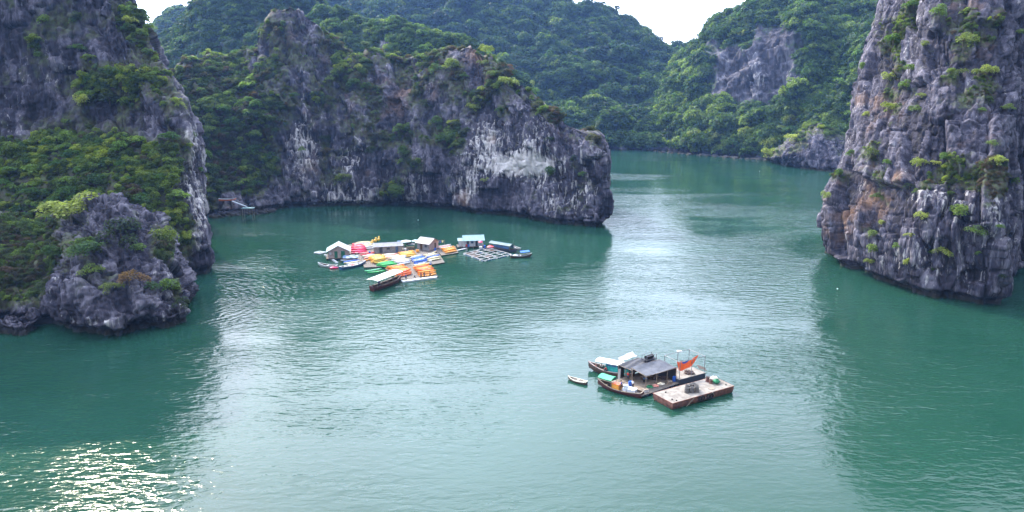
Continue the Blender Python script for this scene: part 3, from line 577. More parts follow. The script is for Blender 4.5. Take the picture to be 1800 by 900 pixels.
def scatter_group(coll, nvar):
    ng = bpy.data.node_groups.new('scatter_' + coll.name, 'GeometryNodeTree')
    ng.interface.new_socket('Geometry', in_out='INPUT', socket_type='NodeSocketGeometry'); ng.interface.new_socket('Geometry', in_out='OUTPUT', socket_type='NodeSocketGeometry')
    gi, go = ng.nodes.new('NodeGroupInput'), ng.nodes.new('NodeGroupOutput')
    ip = ng.nodes.new('GeometryNodeInstanceOnPoints'); ci = ng.nodes.new('GeometryNodeCollectionInfo'); ci.inputs[0].default_value = coll
    ci.inputs['Separate Children'].default_value = True
    def na(nm, t):
        n = ng.nodes.new('GeometryNodeInputNamedAttribute'); n.data_type = t; n.inputs[0].default_value = nm; return n.outputs[0]
    L = ng.links.new
    L(gi.outputs[0], ip.inputs['Points']); L(ci.outputs[0], ip.inputs['Instance']); ip.inputs['Pick Instance'].default_value = True
    L(na('pick', 'INT'), ip.inputs['Instance Index']); L(na('rot', 'FLOAT_VECTOR'), ip.inputs['Rotation']); L(na('scl', 'FLOAT_VECTOR'), ip.inputs['Scale'])
    L(ip.outputs[0], go.inputs[0]); return ng
NG_F, NG_S = scatter_group(FORLIB, 5), scatter_group(SCRLIB, 4)
def sample_points(key, spacing, thr, dens=1.0, seed=0):
    S, veg, _ = MASS[key]
    a = S[:-1, :-1]; b = S[:-1, 1:]; c = S[1:, :-1]
    cr = np.cross(b - a, c - a); area = np.linalg.norm(cr, axis=2); n = cr/np.maximum(area[..., None], 1e-9)
    vg = veg[:-1, :-1]
    w = area*sstep(thr, thr + 0.35, vg)*dens
    qx, qy, zc = project(a)
    w = w*((qx > -250) & (qx < 2050) & (a[..., 2] > 1.2) & (qy > -120))
    r = np.random.default_rng(seed)
    cnt = int(w.sum()/spacing**2)
    if cnt < 1: return np.zeros((0, 3)), np.zeros((0, 3)), np.zeros(0)
    k = r.choice(w.size, cnt*2, p=(w/w.sum()).ravel()); i, j = np.unravel_index(k, w.shape)
    p = a[i, j] + (b[i, j]-a[i, j])*r.random((len(k), 1)) + (c[i, j]-a[i, j])*r.random((len(k), 1)); n = n[i, j]; v = vg[i, j]
    # thin out points that fall too near each other
    cell = np.floor(p/(spacing*0.72)).astype(np.int64); _, u = np.unique(cell, axis=0, return_index=True)
    return p[u], n[u], v[u]
ALLPTS = []
def stuff_plants(name, label, ng, nvar, p, n, v, smin, smax, tintf, seed, lift=0.15, upright=0.6):
    if not len(p): return
    r = np.random.default_rng(seed); k = len(p)
    me = bpy.data.meshes.new(name); me.vertices.add(k)
    big = np.clip(fbm(p/14.0, 2, seed)*1.4 + 0.5 + r.normal(size=k)*0.22, 0, 1)
    s = smin + (smax - smin)*big**1.4
    up = n*(1-upright) + np.array([0, 0, upright]); up /= np.linalg.norm(up, axis=1, keepdims=True)
    pos = p + n*(s*lift)[:, None] + up*(s*lift)[:, None]
    me.vertices.foreach_set('co', pos.astype(np.float32).ravel())
    # euler tilt so local z goes along up
    ry = np.arccos(np.clip(up[:, 2], -1, 1))*0.6; rz = np.arctan2(up[:, 1], up[:, 0])
    rot = np.stack([r.uniform(-.15, .15, k), ry, rz], 1)
    def att(nm, t, arr, key):
        a = me.attributes.new(nm, t, 'POINT'); a.data.foreach_set(key, arr.ravel())
    att('rot', 'FLOAT_VECTOR', rot.astype(np.float32), 'vector')
    att('scl', 'FLOAT_VECTOR', (s[:, None]*r.uniform(0.8, 1.2, (k, 3))).astype(np.float32), 'vector')
    att('pick', 'INT', r.integers(0, nvar, k).astype(np.int32), 'value')
    t = np.clip(tintf(p, n, r, k), 0, 1)
    att('tint', 'FLOAT', t.astype(np.float32), 'value')
    o = bpy.data.objects.new(name, me); COL.objects.link(o); o['kind'] = 'stuff'; o['label'] = label
    md = o.modifiers.new('scatter', 'NODES'); md.node_group = ng
    print(name, k)
def tint(base, var=0.18, sc=18.0):
    return lambda p, n, r, k: base + fbm(p/sc, 3, 77)*0.85 + r.normal(size=k)*var  # leaf colour varies; the clump-wide noise also paints in lit and darker clumps
FOREST_SPEC = [  # mass, stuff name, label, spacing, threshold, smin, smax, tint
  ('far_mountain7', 'far_forest', 'dense hazy forest covering the big far mountain', 5.0, 0.25, 2.6, 9.5, 0.38),
  ('right_mountain8', 'right_mountain_forest', 'dense green forest around the bare face of the right mountain', 3.7, 0.35, 1.9, 7.8, 0.58),
  ('middle_hill4', 'hill_forest', 'hazy tree cover on the rounded hill behind the long cliff', 4.0, 0.35, 2.4, 4.6, 0.55),
  ('left_back_hill5', 'back_hill_forest', 'bluish tree cover on the hill behind the left cliff', 4.4, 0.3, 2.8, 4.8, 0.42),
  ('far_left_hill6', 'far_hill_forest', 'tree cover on the small far hill', 6.0, 0.3, 3.6, 5.6, 0.45),
]
SCRUB_SPEC = [
  ('left_cliff1', 'left_cliff_scrub', 'mixed green scrub and small trees covering the slope of the left cliff', 1.5, 0.33, 0.7, 2.6, 0.62),
  ('left_promontory2', 'headland_scrub', 'green and brown scrub rooted on the left headland', 1.25, 0.36, 0.45, 1.9, 0.42),
  ('middle_cliff3', 'middle_cliff_scrub', 'dark green scrub growing over the long middle cliff', 1.9, 0.30, 0.7, 3.0, 0.40),
  ('right_outcrop9', 'outcrop_scrub', 'bright green scrub on the low outcrop', 2.4, 0.4, 1.4, 3.0, 0.6),
  ('right_cliff10', 'right_cliff_scrub', 'dry brown and green tufts in the joints of the right cliff', 1.15, 0.12, 0.3, 1.15, 0.36),
]
TREES = []
for (key, nm, lab, sp, thr, a, b, t) in FOREST_SPEC:
    p, n, v = sample_points(key, sp, thr, 1.0, 5)
    stuff_plants(nm, lab, NG_F, 5, p, n, v, a, b, tint(t), 3)
for (key, nm, lab, sp, thr, a, b, t) in SCRUB_SPEC:
    p, n, v = sample_points(key, sp, thr, 1.0, 6)
    stuff_plants(nm, lab, NG_S, 4, p, n, v, a, b, tint(t, 0.2, 9.0), 4)
# ------------------------------------------------------------------ single shrubs and trees one can point to
IND_FOREST = leaf_material('tree_leaves', [(0.045, 0.090, 0.034), (0.070, 0.135, 0.040), (0.115, 0.195, 0.048), (0.20, 0.28, 0.06)], inst=False)
DARKSCRUB = leaf_material('dark_leaves', [(0.03, 0.05, 0.028), (0.05, 0.07, 0.038)], inst=False)
def variants(prefix, mat, specs):
    return [crown_mesh('%s_crown' % prefix, 100 + 17*k + len(prefix)*7, n, leaf, lobes, flat, mat, spread=0.8, droop=dr) for k, (n, leaf, lobes, flat, dr) in enumerate(specs)]
_sp = [(900, 0.085, 9, 1.0, .15), (800, 0.09, 7, 1.1, .1), (950, 0.08, 12, 0.9, .2)]
CROWNS = {'bright': variants('bright', BRIGHT, _sp), 'mid': variants('mid', MIDGREEN, _sp), 'rusty': variants('rusty', RUSTY, _sp), 'dark': variants('dark', DARKSCRUB, _sp),
          'tree': variants('tree', IND_FOREST, [(620, 0.11, 9, 0.75, .2), (600, 0.12, 7, 0.85, .1), (660, 0.105, 11, 0.65, .3)])}
TRUNKS = [trunk_mesh('trunk', 3), trunk_mesh('trunk', 8)]
CLIFFS = [o for o in COL.objects if o.get('kind') == 'structure' and o.type == 'MESH' and o.name not in ('sea_water',)]
bpy.context.view_layer.update()
CAMV = Vector((0, 0, HC))
def first_hit(d, far=2000):
    best = None; d = Vector(d).normalized()
    for o in CLIFFS:
        ok, loc, nn, _ = o.ray_cast(CAMV, d, distance=far)
        if ok and (best is None or (loc - CAMV).length < best[0]): best = ((loc - CAMV).length, loc.copy(), nn.copy(), o.name)
    return best
def plant(name, kind, pos, radius, label, cat, group=None, seed=0, squash=1.0):
    r = random.Random(seed)
    e = bpy.data.objects.new(name, None); COL.objects.link(e); e.empty_display_size = 0.3
    e.location = pos; e['label'] = label; e['category'] = cat
    if group: e['group'] = group
    c = bpy.data.objects.new('crown', CROWNS[kind][r.randrange(3)]); COL.objects.link(c); c.parent = e
    t = bpy.data.objects.new('trunk', TRUNKS[r.randrange(2)]); COL.objects.link(t); t.parent = e
    c.rotation_euler = (r.uniform(-.2, .2), r.uniform(-.2, .2), r.uniform(0, 6.28)); c.scale = (radius*r.uniform(.9, 1.15), radius*r.uniform(.9, 1.1), radius*squash*r.uniform(.85, 1.1)); c.location = (0, 0, radius*0.45)
    t.scale = (radius*.7, radius*.7, radius*.6); t.location = (0, 0, radius*0.45)
    return e
WHERE = {'left_promontory': 'left headland', 'left_cliff': 'left cliff', 'middle_cliff': 'middle cliff', 'right_cliff': 'right cliff', 'right_outcrop': 'low outcrop', 'right_mountain': 'far right mountain', 'middle_hill': 'rounded hill behind the middle cliff', 'far_mountain': 'far mountain', 'left_back_hill': 'hazy hill at the left'}
LOOK = {'bright': 'bright yellow-green', 'mid': 'mid green', 'rusty': 'reddish brown', 'dark': 'dark green'}
nshr = 0
for k, (px, py, rp, kind, lab, sq) in enumerate(SHRUBS):
    h = first_hit(ray(px, py + rp*0.35))
    if not h or h[0] > 1500: print('no hit', px, py); continue
    dist, loc, nn, nm = h
    R = rp*1.25*project(np.array(loc))[2]/F
    base = nm.split('.')[0]; z = loc.z
    if not lab:
        hb = 'at water level on' if z < 8 else 'low on' if z < 22 else 'half way up' if z < 45 else 'high on'
        sz = 'small' if rp < 9 else 'medium' if rp < 13 else 'large'
        ext = {'middle_cliff': (480, 660, 760, 880, 1060), 'right_cliff': (1450, 1560, 1640, 1700, 1800), 'left_cliff': (0, 100, 200, 280, 380)}.get(base)
        side = '' if not ext else (' far left' if px < ext[1] else ' centre-left' if px < ext[2] else ' centre-right' if px < ext[3] else ' far right')
        lab = '%s %s shrub %s the%s %s' % (sz, LOOK[kind], hb, side + ' part of the' if side else '', WHERE.get(base, 'cliff')); grp = 'shrubs growing on the ' + WHERE.get(base, 'cliff')
    else: grp = 'shrubs growing on the ' + WHERE.get(base, 'cliff')
    hn = Vector((nn.x, nn.y, max(nn.z, 0))).normalized()
    plant('tree' if 'tree' in lab else 'shrub', kind, loc + hn*R*0.25 - Vector((0, 0, R*0.15)), R, lab, 'tree' if 'tree' in lab else 'shrub', grp, k, sq); nshr += 1
print('shrubs', nshr)
# the largest-looking trees of the forested slopes, one by one
def single_trees(key, spacing, thr, n, rmin, rmax, label, group, seed, where=None, mindist=4.0):
    p, nn, v = sample_points(key, spacing, thr, 1.0, seed)
    qx, qy, zc = project(p); ok = (qx > 5) & (qx < 1795) & (qy > 5)
    if where: ok &= where(qx, qy)
    k = np.nonzero(ok)[0]; r = np.random.default_rng(seed); r.shuffle(k); kept = []
    for i in k:
        q = Vector(p[i]) + Vector((0, 0, 2.0)); d = q - CAMV
        if any((q - o).length < mindist for o in kept): continue
        h = first_hit(d, d.length - 5)
        if h: continue
        kept.append(q); R = rmin + (rmax - rmin)*r.random()**1.6
        x_, y_ = qx[i], qy[i]; xs = np.sort(qx[ok]); ys = np.sort(qy[ok])
        tx = 'left' if x_ < xs[len(xs)//3] else 'middle' if x_ < xs[2*len(xs)//3] else 'right'; ty = 'uppermost' if y_ < ys[len(ys)//4] else 'upper' if y_ < ys[len(ys)//2] else 'lower' if y_ < ys[3*len(ys)//4] else 'lowest'
        sz = 'small' if R < rmin + (rmax-rmin)*.25 else 'broad'
        e = plant('tree', 'tree', p[i] + nn[i]*R*0.3 - np.array([0, 0, R*.15]), R, sz + ' ' + label % ('%s %s' % (ty, tx)), 'tree', group, int(i), float(r.uniform(.7, .95)))
        if len(kept) >= n: break
    print(key, 'single trees', len(kept))
single_trees('right_mountain8', 5.5, 0.5, 85, 3.8, 7.0, 'tree in the %s part of the forest on the far right mountain', 'trees on the far right mountain', 21, mindist=9)
single_trees('left_cliff1', 3.5, 0.5, 90, 1.7, 3.2, 'tree in the %s part of the green slope of the left cliff', 'trees on the green slope of the left cliff', 22, mindist=3.2)
single_trees('middle_cliff3', 4.5, 0.6, 55, 2.2, 3.8, 'tree in the %s part of the wooded shoulder of the middle cliff', 'trees on the wooded shoulder of the middle cliff', 23, lambda x, y: x < 500, mindist=5)
single_trees('middle_hill4', 6, 0.5, 25, 3.2, 5.0, 'tree in the %s part of the hazy hill behind the middle cliff', 'trees on the rounded hazy hill', 24, mindist=8)
# ------------------------------------------------------------------ boats, rafts, houses, people
class MB:
    def __init__(s): s.v, s.f, s.m, s.mats = [], [], [], []
    def mi(s, mat):
        if mat not in s.mats: s.mats.append(mat)
        return s.mats.index(mat)
    def add(s, vs, fs, mat):
        n = len(s.v); s.v += [tuple(x) for x in vs]; k = s.mi(mat)
        for f in fs: s.f.append(tuple(i + n for i in f)); s.m.append(k)
        return s
    def box(s, c, sz, mat, rz=0.0, rx=0.0, ry=0.0):
        M = Euler((rx, ry, rz)).to_matrix(); c = Vector(c)
        vs = [c + M @ Vector((x*sz[0]/2, y*sz[1]/2, z*sz[2]/2)) for z in (-1, 1) for y in (-1, 1) for x in (-1, 1)]
        return s.add(vs, [(0, 2, 3, 1), (4, 5, 7, 6), (0, 1, 5, 4), (2, 6, 7, 3), (0, 4, 6, 2), (1, 3, 7, 5)], mat)
    def beam(s, a, b, r, mat, n=6, r2=None):
        a, b = Vector(a), Vector(b); ax = (b - a).normalized(); u = ax.orthogonal().normalized(); w = ax.cross(u); vs = []
        for q, rr in ((a, r), (b, r if r2 is None else r2)):
            for k in range(n):
                an = 2*math.pi*k/n; vs.append(q + (u*math.cos(an) + w*math.sin(an))*rr)
        fs = [(k, (k+1) % n, n+(k+1) % n, n+k) for k in range(n)] + [tuple(range(n))[::-1], tuple(range(n, 2*n))]
        return s.add(vs, fs, mat)
    def slab(s, pts, th, mat):
        """plate with thickness through 3 or 4 top points"""
        p = [Vector(q) for q in pts]; n = (p[1]-p[0]).cross(p[2]-p[0]).normalized()
        if n.z < 0: p.reverse(); n = -n
        k = len(p); vs = p + [q - n*th for q in p]
        return s.add(vs, [tuple(range(k)), tuple(range(2*k-1, k-1, -1))] + [(i, i+k, (i+1) % k + k, (i+1) % k) for i in range(k)], mat)
    def sheet(s, c, nu, nv, fn, th, mat):
        """cloth: corner quad c (4 points), displaced by fn(u, v), with thickness"""
        c = [Vector(q) for q in c]; vs = []
        for side in (0, 1):
            for j in range(nv+1):
                for i in range(nu+1):
                    u, v = i/nu, j/nv; q = c[0]*(1-u)*(1-v) + c[1]*u*(1-v) + c[2]*u*v + c[3]*(1-u)*v
                    vs.append(q + Vector((0, 0, fn(u, v) - side*th)))
        w = nu+1; off = w*(nv+1); fs = []
        for j in range(nv):
            for i in range(nu):
                a = j*w+i; fs.append((a, a+1, a+w+1, a+w)); fs.append((off+a, off+a+w, off+a+w+1, off+a+1))
        for i in range(nu): fs.append((i, off+i, off+i+1, i+1)); a = nv*w+i; fs.append((a, a+1, off+a+1, off+a))
        for j in range(nv): a = j*w; fs.append((a, a+w, off+a+w, off+a)); a = j*w+nu; fs.append((a, off+a, off+a+w, a+w))
        return s.add(vs, fs, mat)
    def loft(s, secs, mat, close=False, caps=True):
        n = len(secs[0]); vs = [q for sec in secs for q in sec]; fs = []
        for j in range(len(secs)-1):
            for i in range(n if close else n-1):
                a, b = j*n+i, j*n+(i+1) % n; fs.append((a, b, b+n, a+n))
        if caps: fs.append(tuple(range(n))[::-1]); fs.append(tuple(range((len(secs)-1)*n, len(secs)*n)))
        return s.add(vs, fs, mat)
    def lump(s, c, r, mat, seed=0, nu=9, nv=6, rough=0.25):
        rr = random.Random(seed); vs = []; c = Vector(c)
        for j in range(nv+1):
            t = math.pi*j/nv
            for i in range(nu):
                a = 2*math.pi*i/nu; k = 1 + rr.uniform(-rough, rough)
                vs.append(c + Vector((math.sin(t)*math.cos(a)*r[0]*k, math.sin(t)*math.sin(a)*r[1]*k, math.cos(t)*r[2]*k)))
        fs = [(j*nu+i, (j+1)*nu+i, (j+1)*nu+(i+1) % nu, j*nu+(i+1) % nu) for j in range(nv) for i in range(nu)]
        return s.add(vs, fs, mat)
    def mesh(s, name, smooth=False):
        me = bpy.data.meshes.new(name); me.from_pydata(s.v, [], s.f); me.polygons.foreach_set('material_index', s.m)
        for m in s.mats: me.materials.append(m)
        me.update()
        bm = bmesh.new(); bm.from_mesh(me); bmesh.ops.recalc_face_normals(bm, faces=bm.faces); bm.to_mesh(me); bm.free()
        if smooth: me.polygons.foreach_set('use_smooth', [True]*len(me.polygons))
        return me
    def build(s, name, parent=None, loc=(0, 0, 0), rz=0.0, smooth=False):
        return link(name, s.mesh(name, smooth), parent, loc, rz)
def link(name, me, parent=None, loc=(0, 0, 0), rz=0.0):
    o = bpy.data.objects.new(name, me); COL.objects.link(o); o.location = loc; o.rotation_euler = (0, 0, rz)
    if parent: o.parent = parent
    return o
def tag(o, label, cat, group=None):
    o['label'] = label; o['category'] = cat
    if group: o['group'] = group
    return o
def thing(name, label, cat, loc, rz=0.0, group=None):
    o = bpy.data.objects.new(name, None); COL.objects.link(o); o.location = loc; o.rotation_euler = (0, 0, rz); o.empty_display_size = 0.5
    return tag(o, label, cat, group)
def line(a, b, z=0.0):
    A, B = G(*a, z), G(*b, z); d = B - A; return (A + B)/2, math.atan2(d.y, d.x), d.length
def paint(name, col, rough=0.45, **k): return simple(name, col, rough, **k)
M = dict(
 white=paint('white_paint', (0.60, 0.61, 0.63), 0.5, scale=2.0, noise=0.08), cream=paint('cream_plastic', (0.75, 0.66, 0.40), 0.35), yellow=paint('yellow_plastic', (0.95, 0.55, 0.10), 0.3), orange=paint('orange_plastic', (0.95, 0.38, 0.06), 0.3),
 redo=paint('red_orange_plastic', (0.85, 0.15, 0.03), 0.3), red=paint('red_plastic', (0.70, 0.04, 0.05), 0.35), pink=paint('pink_plastic', (0.75, 0.03, 0.14), 0.35), salmon=paint('salmon_plastic', (0.78, 0.30, 0.24), 0.4),
 green=paint('green_plastic', (0.03, 0.42, 0.09), 0.35), mint=paint('mint_plastic', (0.12, 0.55, 0.27), 0.4), blue=paint('blue_plastic', (0.03, 0.13, 0.55), 0.35), dkblue=paint('faded_blue_paint', (0.05, 0.12, 0.25), 0.5, noise=0.2),
 teal=paint('teal_paint', (0.03, 0.36, 0.33), 0.45, noise=0.18), tealdark=paint('dark_teal_tarp', (0.03, 0.11, 0.14), 0.55, noise=0.2), greentarp=paint('green_tarp', (0.04, 0.36, 0.17), 0.5, scale=1.5), bluetarp=paint('blue_tarp', (0.03, 0.16, 0.55), 0.45, scale=1.5),
 greytarp=simple('grey_tarp', (0.085, 0.09, 0.11), 0.75, 0.18, 1.2, bump=0.3), darktarp=simple('black_tarp', (0.035, 0.035, 0.045), 0.7, 0.2, 1.2, bump=0.3), whitetarp=simple('white_tarp', (0.66, 0.65, 0.63), 0.6, 0.05, 1.0),
 rust=simple('rusty_hull', (0.20, 0.085, 0.06), 0.8, 0.3, 1.6, bump=0.4, dirt=(0.075, 0.035, 0.03)), concrete=simple('pale_deck', (0.25, 0.222, 0.190), 0.85, 0.10, 0.9, bump=0.3, dirt=(0.12, 0.10, 0.085)), navy=simple('navy_hull', (0.03, 0.05, 0.085), 0.6, 0.25, 2, dirt=(0.06, 0.05, 0.05)),
 wood=simple('weathered_wood', (0.27, 0.21, 0.16), 0.85, 0.2, 3, bump=0.3), wooddk=simple('dark_wood', (0.09, 0.055, 0.04), 0.8, 0.25, 3, bump=0.3), plank=simple('bleached_planks', (0.14, 0.118, 0.10), 0.85, 0.15, 2.5, bump=0.2), maroon=simple('maroon_hull', (0.10, 0.028, 0.03), 0.55, 0.2, 2),
 black=simple('black_rubber', (0.015, 0.015, 0.017), 0.8, 0.1), grey=simple('grey_boards', (0.28, 0.28, 0.29), 0.8, 0.15, 2), pinkboard=simple('faded_pink_boards', (0.50, 0.38, 0.35), 0.8, 0.15, 2), roofgrey=simple('grey_sheet_roof', (0.23, 0.23, 0.26), 0.55, 0.12, 0.8), roofblue=simple('pale_blue_sheet_roof', (0.22, 0.36, 0.45), 0.5, 0.08, 0.8), roofwhite=simple('white_sheet_roof', (0.52, 0.56, 0.61), 0.5, 0.06, 0.8), roofteal=simple('pale_teal_sheet_roof', (0.26, 0.40, 0.42), 0.5, 0.08, 0.8),
 greendoor=paint('dark_green_paint', (0.02, 0.17, 0.10), 0.5), steel=simple('grey_pole', (0.22, 0.22, 0.24), 0.5, 0.15, 4, metal=0.3), foam=simple('foam_box', (0.62, 0.63, 0.65), 0.7, 0.04, 4), net=simple('brown_net', (0.085, 0.06, 0.05), 0.95, 0.3, 6, bump=0.6), greennet=simple('green_net', (0.03, 0.20, 0.09), 0.9, 0.3, 6, bump=0.6), basket=simple('grey_wicker', (0.15, 0.135, 0.125), 0.9, 0.3, 9, bump=0.8), sack=simple('pale_sack', (0.60, 0.56, 0.46), 0.9, 0.12, 5, bump=0.4),
 skin=simple('skin', (0.36, 0.20, 0.13), 0.55, 0.05), hair=simple('black_hair', (0.012, 0.010, 0.010), 0.6, 0.05), jeans=simple('dark_trousers', (0.03, 0.035, 0.06), 0.8, 0.1), shirtred=simple('red_cloth', (0.55, 0.03, 0.03), 0.8, 0.08), shirtblue=simple('blue_cloth', (0.07, 0.12, 0.42), 0.8, 0.08), shirtwhite=simple('white_cloth', (0.68, 0.68, 0.66), 0.8, 0.05), vest=simple('orange_vest', (0.75, 0.16, 0.02), 0.7, 0.06), cloth=simple('orange_red_cloth', (0.95, 0.13, 0.02), 0.65, 0.05), rope=simple('pale_rope', (0.42, 0.38, 0.30), 0.9, 0.1))
WATERGLASS = None

# --- hulls
def hull_mesh(L, W, H, sheer=0.35, out=None, trim=None, inner=None, draft=0.25, bowpow=1.7, stern=0.55, floor=None):
    """open boat: bow at +x, stern at -x; returns dict of MB parts"""
    ns = 15; o, i_, t = [], [], []
    for k in range(ns):
        u = -1 + 2*k/(ns-1); x = u*L/2
        w = W/2*(1 - abs(u)**bowpow*(1 if u > 0 else 1-stern)); w = max(w, 0.03)
        z = H + sheer*(u*u*(1.35 if u > 0 else 0.6)); kz = -draft*(1 - max(0, u)**3)+ (z*0.55*max(0, u)**4)
        o.append([(x, -w, z), (x, -w*0.94, z*0.45), (x*0.985, -w*0.62, kz), (x*0.985, w*0.62, kz), (x, w*0.94, z*0.45), (x, w, z)])
        wi = max(w - 0.09, 0.015); fz = (H*0.35 if floor is None else floor)
        i_.append([(x*0.98, -wi, z+0.015), (x*0.98, -wi*0.9, fz), (x*0.98, wi*0.9, fz), (x*0.98, wi, z+0.015)])
        t.append(((x, -w, z), (x, w, z)))
    a = MB().loft(o, out); b = MB().loft([s[::-1] for s in i_], inner, caps=False); c = MB()
    for k in range(ns-1):
        for s in (0, 1):
            p, q = Vector(t[k][s]), Vector(t[k+1][s]); sg = -1 if s == 0 else 1
            n = [p+Vector((0, sg*0.04, 0.05)), q+Vector((0, sg*0.04, 0.05)), q+Vector((0, -sg*0.10, 0.05)), p+Vector((0, -sg*0.10, 0.05))]
            c.slab(n, 0.11, trim)
    for s in (0, -1): c.box(((L/2-0.05)*(1 if s else -1), 0, t[s][0][2]+0.02), (0.16, abs(t[s][0][1])*2+0.12, 0.14), trim)
    return a, b, c
def boat(name, label, loc, rz, L, W, H, out, trim, inner, sheer=0.35, thwarts=3, group=None, **k):
    e = thing(name, label, 'boat', loc, rz, group)
    a, b, c = hull_mesh(L, W, H, sheer, out, trim, inner, **k)
    a.build('hull', e, smooth=False); b.build('inner_hull', e); c.build('gunwale', e)
    for j in range(thwarts):
        x = -L*0.32 + j*L*0.62/max(1, thwarts-1); wj = W*(1-abs(2*x/L)**1.7)*0.86
        MB().box((x, 0, H*0.8), (0.28, wj, 0.06), trim).build('seat', e)
    return e
def canopy(e, x0, x1, w, zt, mat, sag=0.05, arch=0.25, posts=2, post=None, zb=0.3, tilt=0.0, name='canopy'):
    c = [(x0, -w/2, zt), (x1, -w/2, zt+tilt), (x1, w/2, zt+tilt), (x0, w/2, zt)]
    MB().sheet(c, 8, 6, lambda u, v: arch*math.sin(math.pi*v) - sag*abs(math.sin(math.pi*posts*u)), 0.03, mat).build(name, e)
    for k in range(posts+1):
        x = x0 + (x1-x0)*k/posts*0.96 + 0.02*(x1-x0)
        for s in (-1, 1): MB().beam((x, s*w*0.46, zb), (x, s*w*0.46, zt + tilt*k/posts), 0.035, post or M['wood']).build('post', e)

# --- people: one continuous skinned body, clothes and hair as children
def skin_mesh(name, J, E, mat, sub=1):
    me = bpy.data.meshes.new(name); me.from_pydata([j[0] for j in J], E, [])
    o = bpy.data.objects.new(name, me); COL.objects.link(o)
    md = o.modifiers.new('s', 'SKIN'); md.use_smooth_shade = True
    for i, j in enumerate(J):
        r = j[1]; me.skin_vertices[0].data[i].radius = (r, r) if not isinstance(r, tuple) else r; me.skin_vertices[0].data[i].use_root = (i == 0)
    if sub: o.modifiers.new('d', 'SUBSURF').levels = sub
    dg = bpy.context.evaluated_depsgraph_get(); m2 = bpy.data.meshes.new_from_object(o.evaluated_get(dg)); m2.name = name
    m2.materials.clear(); m2.materials.append(mat); bpy.data.objects.remove(o); return m2
def make_body(pose):
    if pose == 'stand':
        hip, ch, nk = (0, 0, .93), (0, 0, 1.25), (0, .0, 1.46); hd = (0, -.02, 1.60)
        kn = [(-.11, -.03, .50), (.11, .02, .50)]; an = [(-.12, 0, .08), (.13, 0.03, .08)]; toe = [(-.13, -.17, .04), (.14, -.14, .04)]
        el = [(-.26, .02, 1.12), (.26, .0, 1.12)]; wr = [(-.28, -.08, .88), (.28, -.12, .90)]
    elif pose == 'walk':
        hip, ch, nk = (0, 0, .91), (0, -.06, 1.23), (0, -.09, 1.43); hd = (0, -.13, 1.57)
        kn = [(-.10, -.20, .52), (.10, .06, .49)]; an = [(-.11, -.22, .08), (.11, .26, .14)]; toe = [(-.11, -.39, .04), (.11, .14, .06)]
        el = [(-.27, -.02, 1.10), (.27, -.18, 1.12)]; wr = [(-.28, -.18, .92), (.24, -.40, 1.04)]
    else:  # crouching or sitting low
        hip, ch, nk = (0, .1, .32), (0, -.02, .62), (0, -.08, .80); hd = (0, -.12, .94)
        kn = [(-.15, -.30, .50), (.15, -.28, .50)]; an = [(-.13, -.20, .08), (.14, -.22, .08)]; toe = [(-.13, -.38, .04), (.14, -.38, .04)]
        el = [(-.25, -.18, .50), (.25, -.16, .50)]; wr = [(-.17, -.38, .46), (.16, -.40, .44)]
    V = Vector; J = [(hip, (.145, .11)), (tuple((V(hip)+V(ch))/2), (.13, .10)), (ch, (.17, .12)), (tuple(V(nk)-V((0, 0, .07))), (.12, .09)), (nk, .055), (tuple(V(hd)-V((0, 0, .03))), (.085, .10)), (tuple(V(hd)+V((0, 0, .07))), (.075, .09))]
    Ed = [(0, 1), (1, 2), (2, 3), (3, 4), (4, 5), (5, 6)]
    legs, arms = [], []
    for s in (0, 1):
        n = len(J); sx = -1 if s == 0 else 1
        J += [(tuple(V(hip)+V((sx*.10, 0, -.07))), .09), (kn[s], .06), (an[s], .04), (toe[s], .035)]
        Ed += [(0, n), (n, n+1), (n+1, n+2), (n+2, n+3)]; legs.append(n)
        n = len(J); sh = tuple(V(nk)+V((sx*.17, 0, -.09))); w = V(wr[s]); d = (w-V(el[s])).normalized(); sd = d.orthogonal().normalized()
        J += [(sh, .06), (el[s], .042), (tuple(w), .028), (tuple(w+d*.07), (.035, .018))]
        Ed += [(3, n), (n, n+1), (n+1, n+2), (n+2, n+3)]; arms.append(n); hnd = n+3
        for f in range(4):
            off = sd*(f-1.5)*.02; m = len(J); l = (.07, .085, .08, .06)[f]
            J += [(tuple(w+d*.10+off), .010), (tuple(w+d*(.10+l)+off*1.2+V((0, 0, -.015))), .007)]; Ed += [(hnd, m), (m, m+1)]
        m = len(J); J += [(tuple(w+d*.06+sd*.045), .010), (tuple(w+d*.10+sd*.065), .008)]; Ed += [(hnd, m), (m, m+1)]
    body = skin_mesh('body', J, Ed, M['skin'])
    def sub(idx, grow, cut=()):
        mp = {i: k for k, i in enumerate(idx)}; jj = []
        for i in idx:
            r = J[i][1]; r = (r, r) if not isinstance(r, tuple) else r; jj.append((J[i][0], (r[0]+grow, r[1]+grow)))
        return jj, [(mp[a], mp[b]) for a, b in Ed if a in mp and b in mp]
    up = [0, 1, 2, 3] + [arms[0], arms[0]+1, arms[1], arms[1]+1]; jj, ee = sub(up, .018); top = (jj, ee)
    lo = [0, legs[0], legs[0]+1, legs[0]+2, legs[1], legs[1]+1, legs[1]+2]; jj, ee = sub(lo, .016); bot = (jj, ee)
    hm = MB()
    for a in range(12):
        pass
    hm.lump(V(hd)+V((0, .02, .065)), (.098, .115, .085), M['hair'], 1, 10, 6, .03)
    face = MB(); y = hd[1]-.098
    face.box((hd[0], y-.012, hd[2]-.0), (.022, .03, .045), M['skin'])
    for s in (-1, 1): face.box((hd[0]+s*.034, y+.003, hd[2]+.022), (.022, .012, .010), M['hair'])
    face.box((hd[0], y+.002, hd[2]-.045), (.045, .012, .010), M['maroon'])
    for s in (-1, 1): face.box((hd[0]+s*.088, hd[1], hd[2]), (.016, .04, .06), M['skin'])
